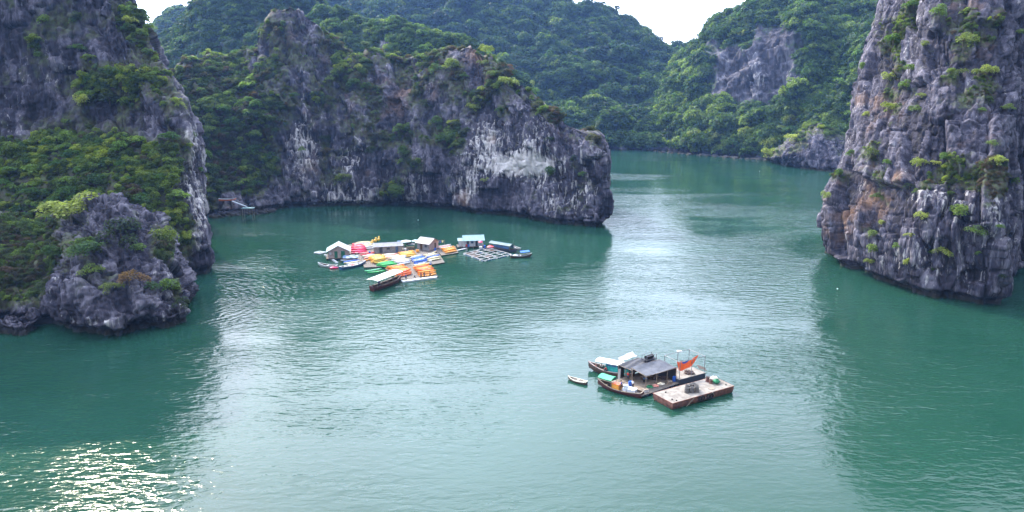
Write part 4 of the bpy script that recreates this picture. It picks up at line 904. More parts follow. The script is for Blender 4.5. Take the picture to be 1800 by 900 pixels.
    return dict(body=body, top=top, bot=bot, hair=hm.mesh('hair'), face=face.mesh('face'))
BODY = {p: make_body(p) for p in ('stand', 'walk', 'crouch')}; CL = {}
def person(pose, loc, rz, label, shirt='shirtred', pants='jeans', hat=None, group=None):
    e = thing('person', label, 'person', loc, rz, group); B = BODY[pose]
    link('body', B['body'], e); link('hair', B['hair'], e); link('face', B['face'], e)
    for nm, key, mt in (('shirt', 'top', shirt), ('trousers', 'bot', pants)):
        ck = (pose, key, mt)
        if ck not in CL: CL[ck] = skin_mesh(nm, B[key][0], B[key][1], M[mt])
        link(nm, CL[ck], e)
    if hat:
        z = 1.72 if pose == 'stand' else 1.69 if pose == 'walk' else 1.06; y = {'stand': 0, 'walk': -.12, 'crouch': -.10}[pose]
        MB().beam((0, y, z-.02), (0, y, z+.13), 0.23, hat, 14, 0.02).build('hat', e)
    return e

# --- kayaks
KAY = {}
def kayak_mesh(mat):
    m = MB(); ns = 11; L, W = 5.0, 0.92; secs = []
    for k in range(ns):
        u = -1 + 2*k/(ns-1); w = max(W/2*(1-abs(u)**2.4), 0.03); z = 0.30 + 0.13*u*u; kz = 0.16*abs(u)**3; cr = 0.06
        secs.append([(u*L/2, -w, z*0.8), (u*L/2, -w*0.6, kz), (u*L/2, w*0.6, kz), (u*L/2, w, z*0.8), (u*L/2, w*0.55, z+cr), (u*L/2, -w*0.55, z+cr)])
    m.loft(secs, mat, close=True); return m.mesh('hull', True)
def kayak_seat():
    m = MB()
    m.box((0, 0, .345), (.7, .36, .05), M['grey']); m.box((-.36, 0, .43), (.05, .34, .16), M['grey'], ry=-.25); return m.mesh('seat')
SEAT = kayak_seat()
KL = dict(pink='pink', cream='cream', red='red', salmon='salmon', yellow='yellow', orange='orange', redo='red-orange', green='green', mint='pale green', white='white', blue='blue')
KN = 0
def kayak(col, loc, rz, label, group, tilt=0.0, roll=0.0):
    global KN; KN += 1
    if col not in KAY: KAY[col] = kayak_mesh(M[col])
    o = link('kayak', KAY[col], None, loc, rz); tag(o, label, 'kayak', group); o.rotation_euler = (roll, tilt, rz)
    if abs(roll) < 1:
        for x in (-.75, 1.05): s = link('seat', SEAT, o, (x, 0, .02))
    return o
def pile(A, B, C_, D, n, layers, cols, where, platform=0.35, flip=0.5):
    """kayaks side by side between the lines A-B and C-D, stacked in layers on a float of planks"""
    a, b, c, d = [G(p[0], p[1], platform) for p in (A, B, C_, D)]; r = random.Random(int(A[0]*7+A[1]))
    names = sorted(set(KL[x] for x in cols)); grp = 'kayaks piled %s' % where
    for l in range(layers):
        nn = n - l if l else n
        for k in range(nn):
            t = (k + 0.5*l)/max(1, n-1); p, q = a.lerp(c, t), b.lerp(d, t); dr = q - p; Ln = dr.length; rz = math.atan2(dr.y, dr.x) + r.uniform(-.05, .05)
            m = 2 if Ln > 7.6 else 1
            for j in range(m):
                s = (j+0.5)/m if m > 1 else 0.5
                ctr = p.lerp(q, s) + Vector((r.uniform(-.25, .25), r.uniform(-.12, .12), 0.03 + l*0.40)); col = cols[(k + j*2 + l) % len(cols)]
                up = r.random() < flip
                if up: ctr.z += 0.42
                side = 'near part' if t > .5 else 'far part'; lv = 'on top' if l == layers-1 and layers > 1 else 'at the bottom' if layers > 1 else 'in the row'
                kayak(col, ctr, rz + (math.pi if r.random() < .5 else 0), '%s kayak %s, %s %s' % (KL[col], lv, side, where) if layers > 1 else '%s kayak in the row %s' % (KL[col], where), grp, r.uniform(-.03, .03), math.pi + r.uniform(-.1, .1) if up else r.uniform(-.12, .12))
def platform(corners, z, label, mat='plank', gap=0.33, floats=True, name='plank_raft'):
    p = [G(x, y, z) for x, y in corners]; ctr = sum(p, Vector())/4; e = thing(name, label, 'raft', (ctr.x, ctr.y, 0))
    q = [v - Vector((ctr.x, ctr.y, 0)) for v in p]; wd = (q[1]-q[0]).length; n = max(3, int(wd/gap)); mb = MB(); r = random.Random(n)
    for k in range(n):
        t0, t1 = k/n + 0.04/n, (k+1)/n - 0.04/n; j = r.uniform(-.05, .05); dz = Vector((0, 0, r.uniform(-.02, .02)))
        mb.slab([q[0].lerp(q[1], t0)+dz, q[0].lerp(q[1], t1)+dz, q[3].lerp(q[2], t1)+dz, q[3].lerp(q[2], t0)+dz], 0.06, M[mat])
    mb.build('planks', e); fl = MB(); 
    for s in (0.08, 0.5, 0.92):
        fl.beam(q[0].lerp(q[3], s)-Vector((0, 0, .12)), q[1].lerp(q[2], s)-Vector((0, 0, .12)), 0.07, M['wood'])
    fl.build('joist', e)
    if floats:
        f2 = MB()
        for s in (0.1, 0.5, 0.9):
            a, b = q[0].lerp(q[3], s), q[1].lerp(q[2], s); m = max(2, int((b-a).length/1.5))
            for k in range(m):
                c = a.lerp(b, (k+.5)/m); f2.beam((c.x-.35, c.y, -.02+.0), (c.x+.35, c.y, -.02), 0.26, M['dkblue'], 8)
        f2.build('float_drums', e)
    return e

# --- houses on rafts
def house(name, label, loc, rz, w, d, h, rise, walls, roof, doors=(), windows=(), over=0.5, roof2=None, fronts=None, deck=True, z0=0.45, halfroof=None):
    """ridge along local x; doors/windows: (side, offset, width, height, sill, material)"""
    e = thing(name, label, 'house', loc, rz); t = 0.10
    if deck: MB().box((0, 0, z0-.1), (w+1.2, d+1.2, .2), M['plank']).build('deck', e)
    if deck:
        f = MB()
        for k in range(int(w/1.3)+1):
            for s in (-1, 0, 1): f.beam((-w/2 + k*1.3, s*d*.45-.35, .05), (-w/2 + k*1.3, s*d*.45+.35, .05), .24, M['dkblue'], 8)
        f.build('float_drums', e)
    for s, mt in ((-1, walls), (1, walls)):
        MB().box((0, s*(d/2-t/2), z0+h/2), (w, t, h), mt).build('wall', e)
        MB().add([(s*(w/2), -d/2+t, z0), (s*(w/2), d/2-t, z0), (s*(w/2), d/2-t, z0+h), (s*(w/2), 0, z0+h+rise*.93), (s*(w/2), -d/2+t, z0+h), (s*(w/2-t), -d/2+t, z0), (s*(w/2-t), d/2-t, z0), (s*(w/2-t), d/2-t, z0+h), (s*(w/2-t), 0, z0+h+rise*.93), (s*(w/2-t), -d/2+t, z0+h)],
                 [(0, 1, 2, 3, 4), (9, 8, 7, 6, 5), (0, 5, 6, 1), (1, 6, 7, 2), (2, 7, 8, 3), (3, 8, 9, 4), (4, 9, 5, 0)], fronts or mt).build('gable_wall', e)
    # boards on the walls stand a little proud
    bd = MB()
    for k in range(int(w/0.5)): bd.box((-w/2+.25+k*.5, -d/2-.012, z0+h/2), (.06, .03, h*.98), walls)
    for k in range(int(d/0.5)-1): bd.box((-w/2-.012, -d/2+.5+k*.5, z0+h/2), (.03, .06, h*.98), fronts or walls)
    bd.build('batten', e)
    sl = rise/(d/2)
    for s, mt in ((-1, roof), (1, roof2 or roof)):
        n = max(4, int((w+2*over)/0.8)); m = MB()
        for k in range(n):
            x0 = -w/2-over + k*(w+2*over)/n; x1 = x0 + (w+2*over)/n - .03; dz = .018*(k % 2)
            m.slab([(x0, 0, z0+h+rise+.07+dz), (x1, 0, z0+h+rise+.07+dz), (x1, s*(d/2+over), z0+h-sl*over+.07+dz), (x0, s*(d/2+over), z0+h-sl*over+.07+dz)], .05, mt)
        m.build('roof', e)
    MB().beam((-w/2-over, 0, z0+h+rise+.07), (w/2+over, 0, z0+h+rise+.07), .07, roof).build('ridge_cap', e)
    for kind, lst in (('door', doors), ('window', windows)):
        for (side, off, ww, hh, sill, mt) in lst:
            c = {'f': (off, -d/2-.03, 0, ww, .08), 'b': (off, d/2+.03, 0, ww, .08), 'l': (-w/2-.03, off, 1, ww, .08), 'r': (w/2+.03, off, 1, ww, .08)}[side]
            sz = (c[4], c[3], hh) if c[2] else (c[3], c[4], hh); MB().box((c[0], c[1], z0+sill+hh/2), sz, mt).build(kind, e)
    return e
D15 = lambda a: math.radians(a)

# ================= houseboat group, right foreground =================
rz = math.radians(30.6)
def loc2(c, rz, x, y, z=0.0): return Vector((c[0] + x*math.cos(rz) - y*math.sin(rz), c[1] + x*math.sin(rz) + y*math.cos(rz), z))
BC = ((25.6+37.1+34.6+22.9)/4, (107.4+114.2+118.0+110.8)/4)
e = thing('barge', 'low rusty brown barge with a bare pale deck in front of the fishing raft', 'barge', (BC[0], BC[1], 0), rz)
L_, W_, H_ = 13.6, 4.6, 1.12
m = MB(); pts = []
for z, g_ in ((-.5, -.35), (0.15, -.1), (0.55, 0), (H_, 0)):
    pts.append([(-L_/2-g_, -W_/2-g_, z), (L_/2+g_, -W_/2-g_, z), (L_/2+g_, W_/2+g_, z), (-L_/2-g_, W_/2+g_, z)])
m.loft(pts, M['rust'], close=True); m.build('hull', e)
m = MB()
for k in range(6):
    for j in range(2): m.box((-L_/2 + (k+.5)*L_/6, -W_/4 + j*W_/2, H_+.03), (L_/6-.015, W_/2-.015, .06), M['concrete'])
m.build('deck_sheets', e)
for s in (-1, 1): MB().box((0, s*(W_/2+.02), H_+.0), (L_+.06, .08, .14), M['rust']).build('rubbing_strip', e)
for s in (-1, 1): MB().box((s*(L_/2+.02), 0, H_+.0), (.08, W_-.05, .14), M['rust']).build('rubbing_strip', e)
m = MB()
for k in range(10): m.box((-L_/2+.7+k*1.36, -W_/2-.012, .62), (.07, .04, .9), M['rust'])
m.build('hull_rib', e)
for k, x in enumerate((-.9, -.3, .9, 1.6)):
    t = MB(); R = .34
    for a in range(14):
        a0, a1 = a*math.tau/14, (a+1)*math.tau/14
        t.beam((x+R*math.cos(a0), -W_/2-.12, .62+R*math.sin(a0)), (x+R*math.cos(a1), -W_/2-.12, .62+R*math.sin(a1)), .10, M['black'], 6)
    t.build('tyre', e)
for (x0, z0, x1, z1) in ((-3.9, -.05, -2.2, 1.1), (-.2, 0.3, 1.9, 1.12), (1.9, 1.12, 2.4, .35)):
    MB().beam((x0, -W_/2-.09, z0), (x1, -W_/2-.07, z1), .035, M['rope']).build('rope', e)
for (x, y) in ((-5.9, -1.2), (-5.6, -1.9), (-4.9, 1.4), (5.9, -1.4)): MB().beam((x, y, H_+.05), (x, y, H_+.20), .12, M['black'], 8).build('bollard', e)
MB().box((2.7, -1.3, H_+.09), (.95, .7, .07), M['wood']).build('hatch_cover', e)
def drum(name, label, pos, r, h, mat, group, cat='basket'):
    m = MB(); n = 14
    for z0, z1, ra in ((0, h, r),): m.beam((0, 0, z0), (0, 0, z1), r, mat, n, r*0.93)
    o = m.build(name, None, pos); tag(o, label, cat, group)
    rr = MB()
    for z in (h*.1, h*.5, h): 
        for a in range(n): rr.beam((r*1.02*math.cos(a*math.tau/n), r*1.02*math.sin(a*math.tau/n), z), (r*1.02*math.cos((a+1)*math.tau/n), r*1.02*math.sin((a+1)*math.tau/n), z), .03, mat, 5)
    rr.build('hoop', o); MB().beam((0, 0, h+.002), (0, 0, h+.03), r*.78, M['black'], n).build('dark_disc', o); return o  # black disc paints in the shade inside the hollow top
for k, (x, y) in enumerate([(-1.95,-.35),(-1.15,-.72),(-.35,-.95),(.2,-.35),(-.45,.28),(-1.3,.22),(.35,.45)]):
    lab = ['leftmost grey wicker basket of the cluster on the brown barge','grey wicker basket second from the left in the cluster','grey wicker basket at the near side of the cluster','right-hand grey wicker basket of the near row','grey wicker basket at the back of the cluster','grey wicker basket behind the leftmost pair','farthest right grey wicker basket of the cluster'][k]
    drum('basket', lab, loc2(BC, rz, x, y, H_+.06), .37, .82 + .06*(k % 3), M['basket'], 'grey baskets standing on the brown barge')
drum('barrel', 'brown barrel at the back edge of the brown barge deck', loc2(BC, rz, 4.3, 1.25, H_+.06), .30, .85, M['rust'], 'brown barrels at the far end of the barge', 'barrel')
drum('barrel', 'shorter brown barrel in front of the pale sack', loc2(BC, rz, 4.25, .45, H_+.06), .28, .62, M['rust'], 'brown barrels at the far end of the barge', 'barrel')
tag(MB().lump((0, 0, .42), (.72, .55, .48), M['sack'], 3).build('sack', None, loc2(BC, rz, 5.35, .75, H_+.06), smooth=True), 'pale bulging sack at the far end of the brown barge', 'sack')
tag(MB().lump((0, 0, .36), (.58, .5, .42), M['greennet'], 5).build('net_bundle', None, loc2(BC, rz, 5.0, -.15, H_+.06), smooth=True), 'green fishing net bundle beside the pale sack', 'net')
# navy hulled barge behind
bc = loc2((33.9, 120.0), rz, -3.1, 2.1)
e = thing('barge', 'navy hulled flat barge with a pale deck and pole frame', 'barge', (bc.x, bc.y, 0), rz)
m = MB(); m.loft([[(-3.1-g_, -2.1-g_, z), (3.1+g_, -2.1-g_, z), (3.1+g_, 2.1+g_, z), (-3.1-g_, 2.1+g_, z)] for z, g_ in ((-.5, -.3), (.1, -.05), (1.05, 0))], M['navy'], close=True); m.build('hull', e)
m = MB()
for k in range(3): m.box((-2.08+k*2.08, 0, 1.08), (2.065, 4.26, .07), M['concrete'])
m.build('deck_sheets', e)
PZ = 1.1
posts = [(-2.9,-1.9),(2.9,-1.9),(2.9,1.95),(.2,1.95),(-2.9,1.95),(-.2,-1.95)]
for (x, y) in posts: MB().beam((x, y, PZ), (x+.04, y, PZ+3.1), .06, M['steel']).build('post', e)
for a, b in ((0, 5), (5, 1), (1, 2), (2, 3), (3, 4), (4, 0)):
    for zz in (3.05,) if a != 2 else (3.05, 1.2): MB().beam((*posts[a], PZ+zz), (*posts[b], PZ+zz), .045, M['steel']).build('rail', e)
def cl(u, v): return -.45*math.sin(math.pi*u)*(1-.3*v) + .10*math.sin(9*u+3*v)
c = [P(1190, 636, 117.6), P(1228, 624, 119.2), P(1217, 641, 118.4), P(1193, 651, 117.4)]
o = MB().sheet([q - c[0] for q in c], 16, 6, cl, .03, M['cloth']).build('hanging_cloth', None, c[0]); tag(o, 'orange-red cloth slung between the poles of the barge frame', 'cloth')
o = MB().sheet([(0, 0, 0), (1.1, .3, .30), (1.1, .35, .02), (.1, .05, -.25)], 8, 4, lambda u, v: -.15*math.sin(math.pi*u), .04, M['blue']).build('folded_cloth', None, P(1199, 636.5, 117.5)); tag(o, 'blue cloth folded over the orange-red one', 'cloth')
tag(MB().lump((0, 0, .1), (.55, .3, .2), M['whitetarp'], 9).build('white_bundle', None, loc2(bc, rz, .4, 1.9, PZ+3.1)), 'white bundle lying on the top rail of the pole frame', 'bundle')
tag(MB().lump((0, 0, .12), (.85, .7, .38), M['net'], 12, 12, 7, .35).build('net_pile', None, loc2(bc, rz, .3, -.9, PZ)), 'brown heap of fishing net on the pale barge deck', 'net')
tag(MB().sheet([(0, 0, 0), (1.6, .2, -.25), (1.5, 1.8, -.2), (0, 1.9, 0)], 6, 6, lambda u, v: -.35*u*u, .02, M['net']).build('hanging_net', None, loc2(bc, rz, 3.0, -.6, 1.35)), 'fine net spread out over the right end of the barge', 'net')
# fishing raft with tarp shelter
RA, RB, RC_, RD = G(1128, 696, .5), G(1206, 669, .5), None, G(1084, 668, .5)
ex = (RB - RA); rzz = math.atan2(ex.y, ex.x); Lr = ex.length; Wr = 7.4; rc = loc2(RA, rzz, Lr/2, Wr/2)
e = thing('fishing_raft', 'wooden fishing raft with a dark tarpaulin shelter on posts', 'raft', (rc.x, rc.y, 0), rzz)
m = MB(); r_ = random.Random(4); n = 20
planks = []
for k in range(n):
    y = -Wr/2 + (k+.5)*Wr/n; MB().box((r_.uniform(-.15, .15), y, .45 + r_.uniform(-.02, .02)), (Lr, Wr/n-.04, .08), M['plank'] if k < 5 else M['wood']).build('plank', e)
for k in range(6): MB().box((-Lr/2+.6+k*(Lr-1.2)/5, 0, .33), (.22, Wr-.1, .14), M['wooddk']).build('joist', e)
m = MB()
for k in range(9):
    for j in range(4): m.beam((-Lr/2+.6+k*(Lr-1.2)/8-.4, -Wr/2+.6+j*(Wr-1.2)/3, .0), (-Lr/2+.6+k*(Lr-1.2)/8+.4, -Wr/2+.6+j*(Wr-1.2)/3, .0), .26, M['dkblue'], 8)
m.build('float_drums', e)
def topt(px, py, z): return G(px, py, z) - Vector((rc.x, rc.y, 0))
R3 = Matrix.Rotation(-rzz, 3, 'Z')
def lp(px, py, z): return R3 @ topt(px, py, z)
q = [lp(1110, 646, 3.1), lp(1136, 661, 2.75), lp(1189, 646, 2.9), lp(1159, 631, 3.6)]
MB().sheet(q, 14, 10, lambda u, v: -.10*math.sin(math.pi*u)*math.sin(math.pi*v)*2 + .05*math.sin(9*u+5*v), .05, M['greytarp']).build('tarp_roof', e)
q2 = [lp(1087, 641, 2.9), lp(1112, 651, 2.7), lp(1148, 633, 3.2), lp(1122, 628, 3.2)]
MB().sheet(q2, 12, 8, lambda u, v: .07*math.sin(14*u+4*v)-.05, .05, M['darktarp']).build('tarp_roof', e)
for a, b in ((q[0], q[1]), (q[1], q[2]), (q[2], q[3]), (q[0], q[3]), (q2[0], q2[1]), (q2[1], q2[2]), (q2[0], q2[3])): MB().beam(a-Vector((0, 0, .08)), b-Vector((0, 0, .08)), .05, M['wood']).build('roof_pole', e)
for p_ in (q[1], q[2], q[1].lerp(q[2], .35), q[1].lerp(q[2], .7), q[0], q[3], q2[0], q2[1], q2[3], q2[0].lerp(q2[1], .5)): MB().beam((p_.x, p_.y, .45), (p_.x, p_.y, p_.z-.08), .065, M['wood']).build('post', e)
# dark back sheets added to stand in for the shade inside the shelter
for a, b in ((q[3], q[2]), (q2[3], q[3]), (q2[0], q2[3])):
    MB().slab([(a.x, a.y, a.z-.15), (b.x, b.y, b.z-.15), (b.x, b.y, .5), (a.x, a.y, .5)], .05, M['darktarp']).build('shade_screen', e)
rr = random.Random(31)
cl_labels = ['dark coiled net under the grey tarpaulin', 'low wooden chest under the grey tarpaulin', 'black plastic tub under the grey tarpaulin', 'brown net heap by the shelter post', 'pile of pale rope at the raft edge', 'pinkish basket of fish at the raft front', 'dark green cloth bundle at the raft front', 'black water tub behind the shelter post']
for k, (x, y, mt, sx, sy, sz) in enumerate([(1.6,.2,'net',.8,.7,.5),(.2,.9,'wooddk',.9,.5,.5),(2.6,1.6,'black',.7,.6,.6),(2.9,-.9,'net',.9,.5,.35),(.8,-2.2,'sack',.6,.4,.2),(-.6,-2.3,'salmon',.5,.35,.22),(-1.8,-2.0,'greennet',.6,.4,.25),(-.6,.2,'black',.6,.6,.55)]):
    P0 = loc2(rc, rzz, x, y, .49)
    if k in (1,): o = MB().box((0, 0, sz/2), (sx*1.6, sy*1.6, sz), M[mt]).box((0, 0, sz+.04), (sx*1.66, sy*1.66, .07), M['wood']).build('chest', None, P0, rzz)
    elif k in (2, 7): o = MB().beam((0, 0, 0), (0, 0, sz), sx*.55, M[mt], 12, sx*.65).beam((0, 0, sz), (0, 0, sz+.03), sx*.68, M['dkblue'], 12).build('tub', None, P0)
    else: o = MB().lump((0, 0, sz*.4), (sx, sy, sz), M[mt], 40+k, 11, 6, .35).build('net_heap' if 'net' in cl_labels[k] else 'bundle', None, P0)
    tag(o, cl_labels[k], 'tub' if k in (2, 7) else 'chest' if k == 1 else 'bundle')
# black tank rack on top of the shelter
tk = G(1141, 631, 3.3)
e = thing('tank_rack', 'black water tank rack standing above the shelter roof', 'tank', (tk.x, tk.y, 3.25), rzz)
MB().box((0, 0, .12), (2.6, 1.3, .10), M['darktarp']).build('shelf', e)
MB().beam((-.9, 0, .5), (.9, 0, .5), .34, M['black'], 12).build('tank', e)
for x in (-1.2, 1.2):
    for y in (-.6, .6): MB().beam((x, y, -.5), (x, y, 1.0), .05, M['steel']).build('post', e)
for y in (-.6, .6): MB().beam((-1.2, y, .9), (1.2, y, .9), .04, M['steel']).build('rail', e)
# teal cabin boat
c0, a0, l0 = line((1112, 660), (1036, 645), .5)
e = boat('fishing_boat', 'teal cabin fishing boat with a pale roof and pinkish trim', (c0.x, c0.y, 0), a0, l0+.4, 2.5, .85, M['wooddk'], M['pinkboard'], M['plank'], .5, 1)
MB().box((-1.5, 0, 1.15), (4.6, 1.9, 1.1), M['teal']).build('cabin', e)
for x in (-3.4, -2.4, -1.4, -.4, .4):
    for s in (-1, 1): MB().box((x, s*.93, 1.95), (.09, .06, .62), M['teal']).build('window_post', e)
for s in (-1, 1): MB().box((-1.5, s*.88, 1.95), (4.2, .02, .5), M['dkblue']).build('window', e)
MB().box((-1.5, 0, 1.85), (4.2, 1.5, .9), M['navy']).build('dark_cabin_fill', e)  # solid navy block stands in for the shade inside the cabin
MB().sheet([(-3.9, -1.15, 2.3), (2.6, -1.15, 2.3), (2.6, 1.15, 2.3), (-3.9, 1.15, 2.3)], 10, 6, lambda u, v: .16*math.sin(math.pi*v)+.02*math.sin(20*u), .06, M['whitetarp']).build('roof', e)
for s in (-1, 1): MB().beam((2.4, s*1.0, .9), (2.4, s*1.0, 2.3), .04, M['wood']).build('post', e)
p = [G(1086, 629, 3.1), G(1112, 617, 3.5), G(1120, 625, 3.2), G(1094, 634, 2.9)]; pc = sum(p, Vector())/4
o = MB().sheet([v-pc for v in p], 10, 6, lambda u, v: -.25*math.sin(math.pi*v)+.05*math.sin(12*u), .04, M['whitetarp']).build('awning', None, pc); tag(o, 'white tarpaulin awning stretched behind the teal boat', 'awning')
for v in p: MB().beam((v.x-pc.x, v.y-pc.y, .2-pc.z), tuple(v-pc), .04, M['steel']).build('post', o)
person('crouch', loc2(c0, a0, 2.7, .3, .45), a0+1.4, 'person in red crouching at the bow of the teal boat', 'shirtred')
person('crouch', loc2(c0, a0, 1.9, -.45, .45), a0+3, 'person in pale top sitting on the foredeck of the teal boat', 'shirtwhite')
person('crouch', loc2(c0, a0, .4, 1.22, .8), a0+1.6, 'person in red sitting outside the teal cabin', 'shirtred')
# wooden boat with green canopy
c1, a1, l1 = line((1127, 692), (1053, 672), .6)
e = boat('wooden_boat', 'dark wooden boat with a green canopy moored at the raft', (c1.x, c1.y, 0), a1, l1+.5, 2.3, .6, M['maroon'], M['wood'], M['wooddk'], .45, 2)
canopy(e, 1.1, 3.7, 2.1, 1.95, M['greentarp'], .06, .28, 1, zb=.5, tilt=.05)
P0 = loc2(c1, a1, .55, 0.1, .35)
o = MB().box((0, 0, .45), (1.3, 1.0, .9), M['orange']).box((0, 0, .93), (1.36, 1.06, .08), M['redo']).build('crate', None, P0, a1); tag(o, 'orange crate standing amidships in the wooden boat', 'crate')
for k, (x, y, z) in enumerate([(-1.2,.35,0),(-1.2,-.35,0),(-1.95,.35,0),(-1.95,-.35,0),(-2.65,.3,0),(-2.65,-.35,0),(-1.3,.3,.5)]):
    o = MB().box((0, 0, .23), (.66, .60, .44), M['foam']).box((0, 0, .47), (.70, .64, .07), M['foam']).build('foam_box', None, loc2(c1, a1, x, y, .55+z), a1+.05*k)
    tag(o, 'white foam box stacked on top of the others in the wooden boat' if z else 'white foam box in the bottom layer at the stern of the wooden boat', 'box', 'white foam boxes in the wooden boat')
P0 = G(1088, 667, .7)
o = MB().sheet([(-.25, 0, 0), (.25, .1, 0), (.3, .1, 1.9), (-.15, 0, 1.95)], 4, 8, lambda u, v: 0, .03, M['whitetarp']).build('white_sheet', None, P0, .2); tag(o, 'narrow white sheet hanging upright beside the green canopy', 'sheet')
person('stand', G(1103.5, 669, .55), 2.6, 'standing person in a red top beside the dark tarpaulin shelter', 'shirtred')
person('walk', loc2(c1, a1, -.45, .2, .45), a1+2.0, 'bending person in blue working in the wooden boat', 'shirtblue')
person('stand', G(1112, 684, .55) , 2.2, 'person in a white shirt standing at the raft edge by the foam boxes', 'shirtwhite')
# rowboat
c2, a2, l2 = line((1031, 674), (999, 665), .2)
e = boat('rowing_boat', 'small empty rowing boat drifting left of the fishing raft', (c2.x, c2.y, 0), a2, l2+.1, 1.25, .36, M['wooddk'], M['sack'], M['wood'], .2, 3, floor=.1)
MB().box((-.6, 0, .31), (.9, .85, .05), M['plank']).build('floor_board', e); MB().box((.75, 0, .31), (.9, .75, .05), M['plank']).build('floor_board', e)

# ================= kayak farm =================
platform([(632, 441), (716, 434), (735, 466), (640, 470)], .3, 'long plank raft under the yellow and white kayaks', gap=.5)
platform([(676, 471), (755, 464), (770, 486), (700, 492)], .28, 'plank raft under the big orange kayak pile', gap=.5)
platform([(612, 446), (636, 442), (640, 462), (612, 463)], .3, 'plank raft in front of the pale blue roofed house', gap=.5)
platform([(716, 440), (764, 434), (782, 461), (726, 471)], .3, 'plank raft under the blue and cream kayaks', gap=.5)
platform([(764, 436), (800, 432), (806, 444), (776, 449)], .3, 'small plank raft under the orange kayaks beside the second house', gap=.5)
platform([(612, 430), (655, 425), (662, 440), (612, 447)], .3, 'plank raft under the pink and cream kayaks', gap=.5)
pile((619,431),(640,435),(619,446),(643,445), 7, 3, ['pink','pink','red'], 'beside the pale blue roofed house')
pile((627,429),(652,427),(636,439),(660,437), 6, 2, ['cream','cream','white'], 'behind the grey shed')
pile((632,447),(662,444),(636,457),(660,449), 4, 1, ['salmon','red','white'], 'in front of the grey shed')
pile((642,459),(672,450),(652,466),(686,458), 8, 3, ['orange','yellow','yellow'], 'at the centre of the kayak raft')
pile((656,467),(694,462),(662,471),(708,467), 4, 2, ['green'], 'in front of the yellow pile')
pile((641,479),(674,474),(644,482),(680,477), 2, 1, ['mint','green'], 'floating left of the orange pile')
pile((688,456),(710,452),(696,467),(720,463), 7, 2, ['white','cream','white'], 'between the yellow and the blue kayaks')
pile((668,450),(700,447),(684,456),(706,453), 6, 1, ['white','salmon','cream'], 'behind the white kayaks')
pile((604,459),(622,457),(612,466),(634,463), 4, 1, ['white','blue','cream'], 'in front of the dark blue tarpaulin')
pile((702,447),(725,444),(707,453),(730,450), 5, 2, ['yellow','orange'], 'right of the grey shed')
pile((719,457),(745,450),(725,466),(752,460), 6, 2, ['blue','white','blue'], 'on the right-hand raft')
pile((742,452),(768,446),(750,460),(776,455), 5, 2, ['blue','cream','cream'], 'at the right corner of the raft')
pile((726,468),(748,463),(732,471),(757,466), 3, 1, ['white','cream','blue'], 'between the blue and the orange piles')
pile((679,474),(708,470),(700,488),(724,482), 9, 3, ['orange','orange','redo'], 'at the left of the big orange pile')
pile((728,472),(750,468),(738,487),(768,483), 8, 3, ['redo','orange','orange'], 'at the right of the big orange pile')
pile((769,435),(792,431),(771,438),(796,434), 3, 1, ['white','salmon'], 'beside the second house')
pile((777,440),(798,436),(780,446),(804,441), 4, 2, ['orange'], 'on the small raft by the second house')
# houses
D_, G_ = M['greendoor'], M['greendoor']
def house_at(px, py, *a, **k): p0 = G(px, py, 0); return a[0], p0
p0 = G(596, 452, .0)
house('raft_house', 'raft house with a pale blue gable roof and green doors', (p0.x, p0.y, 0), math.radians(101), 5.4, 6.0, 2.1, 1.6, M['pinkboard'], M['roofwhite'], fronts=M['pinkboard'], roof2=M['roofblue'],
      doors=[('l', -1.3, 1.1, 2.0, 0, D_), ('l', .7, .9, 2.0, 0, D_), ('f', 0, 1.0, 2.0, 0, D_)], windows=[('b', 1.2, .8, .8, .9, M['navy']), ('l', 2.3, .6, .7, 1.0, M['white'])], over=.6)
p0 = G(682, 444, 0)
house('raft_shed', 'long low grey shed with a pale grey roof in two tiers', (p0.x, p0.y, 0), math.radians(14), 8.4, 3.6, 2.0, .7, M['grey'], M['roofgrey'], doors=[('f', -2.2, .9, 1.8, 0, M['navy']), ('f', 2.6, .8, 1.8, 0, M['dkblue'])], windows=[('f', 0, 1.0, .6, .9, M['navy']), ('l', 0, .8, .7, .9, M['black'])], over=.4, roof2=M['roofgrey'])
p0 = G(752, 439, 0)
house('raft_house', 'raft house with weathered pinkish walls and a pale grey gable roof', (p0.x, p0.y, 0), math.radians(150), 4.6, 5.0, 2.2, 1.2, M['grey'], M['roofgrey'], fronts=M['pinkboard'], doors=[('l', -.8, .8, 1.9, 0, M['wooddk']), ('b', 0.6, .8, 1.9, 0, M['wooddk'])], windows=[('b', -1.1, .8, .7, .9, M['navy'])], over=.5)
p0 = G(832, 433, 0)
house('raft_house', 'white walled raft house with a pale teal roof beside the fish pens', (p0.x, p0.y, 0), math.radians(8), 5.6, 3.6, 2.2, 1.0, M['white'], M['roofteal'], doors=[('f', -1.9, .8, 1.9, 0, M['navy']), ('f', .9, .7, 1.9, 0, M['navy'])], windows=[('f', -.5, .8, .7, .9, M['dkblue']), ('l', 0, .8, .8, .9, M['navy'])], over=.7)  # navy door panels stand in for the shade inside open doorways
p0 = G(813, 434, 0)
house('raft_hut', 'small lean-to hut with a pale teal roof left of the white raft house', (p0.x, p0.y, 0), math.radians(8), 2.4, 2.6, 1.9, .5, M['white'], M['roofteal'], doors=[('l', 0, .7, 1.7, 0, M['dkblue'])], over=.4)
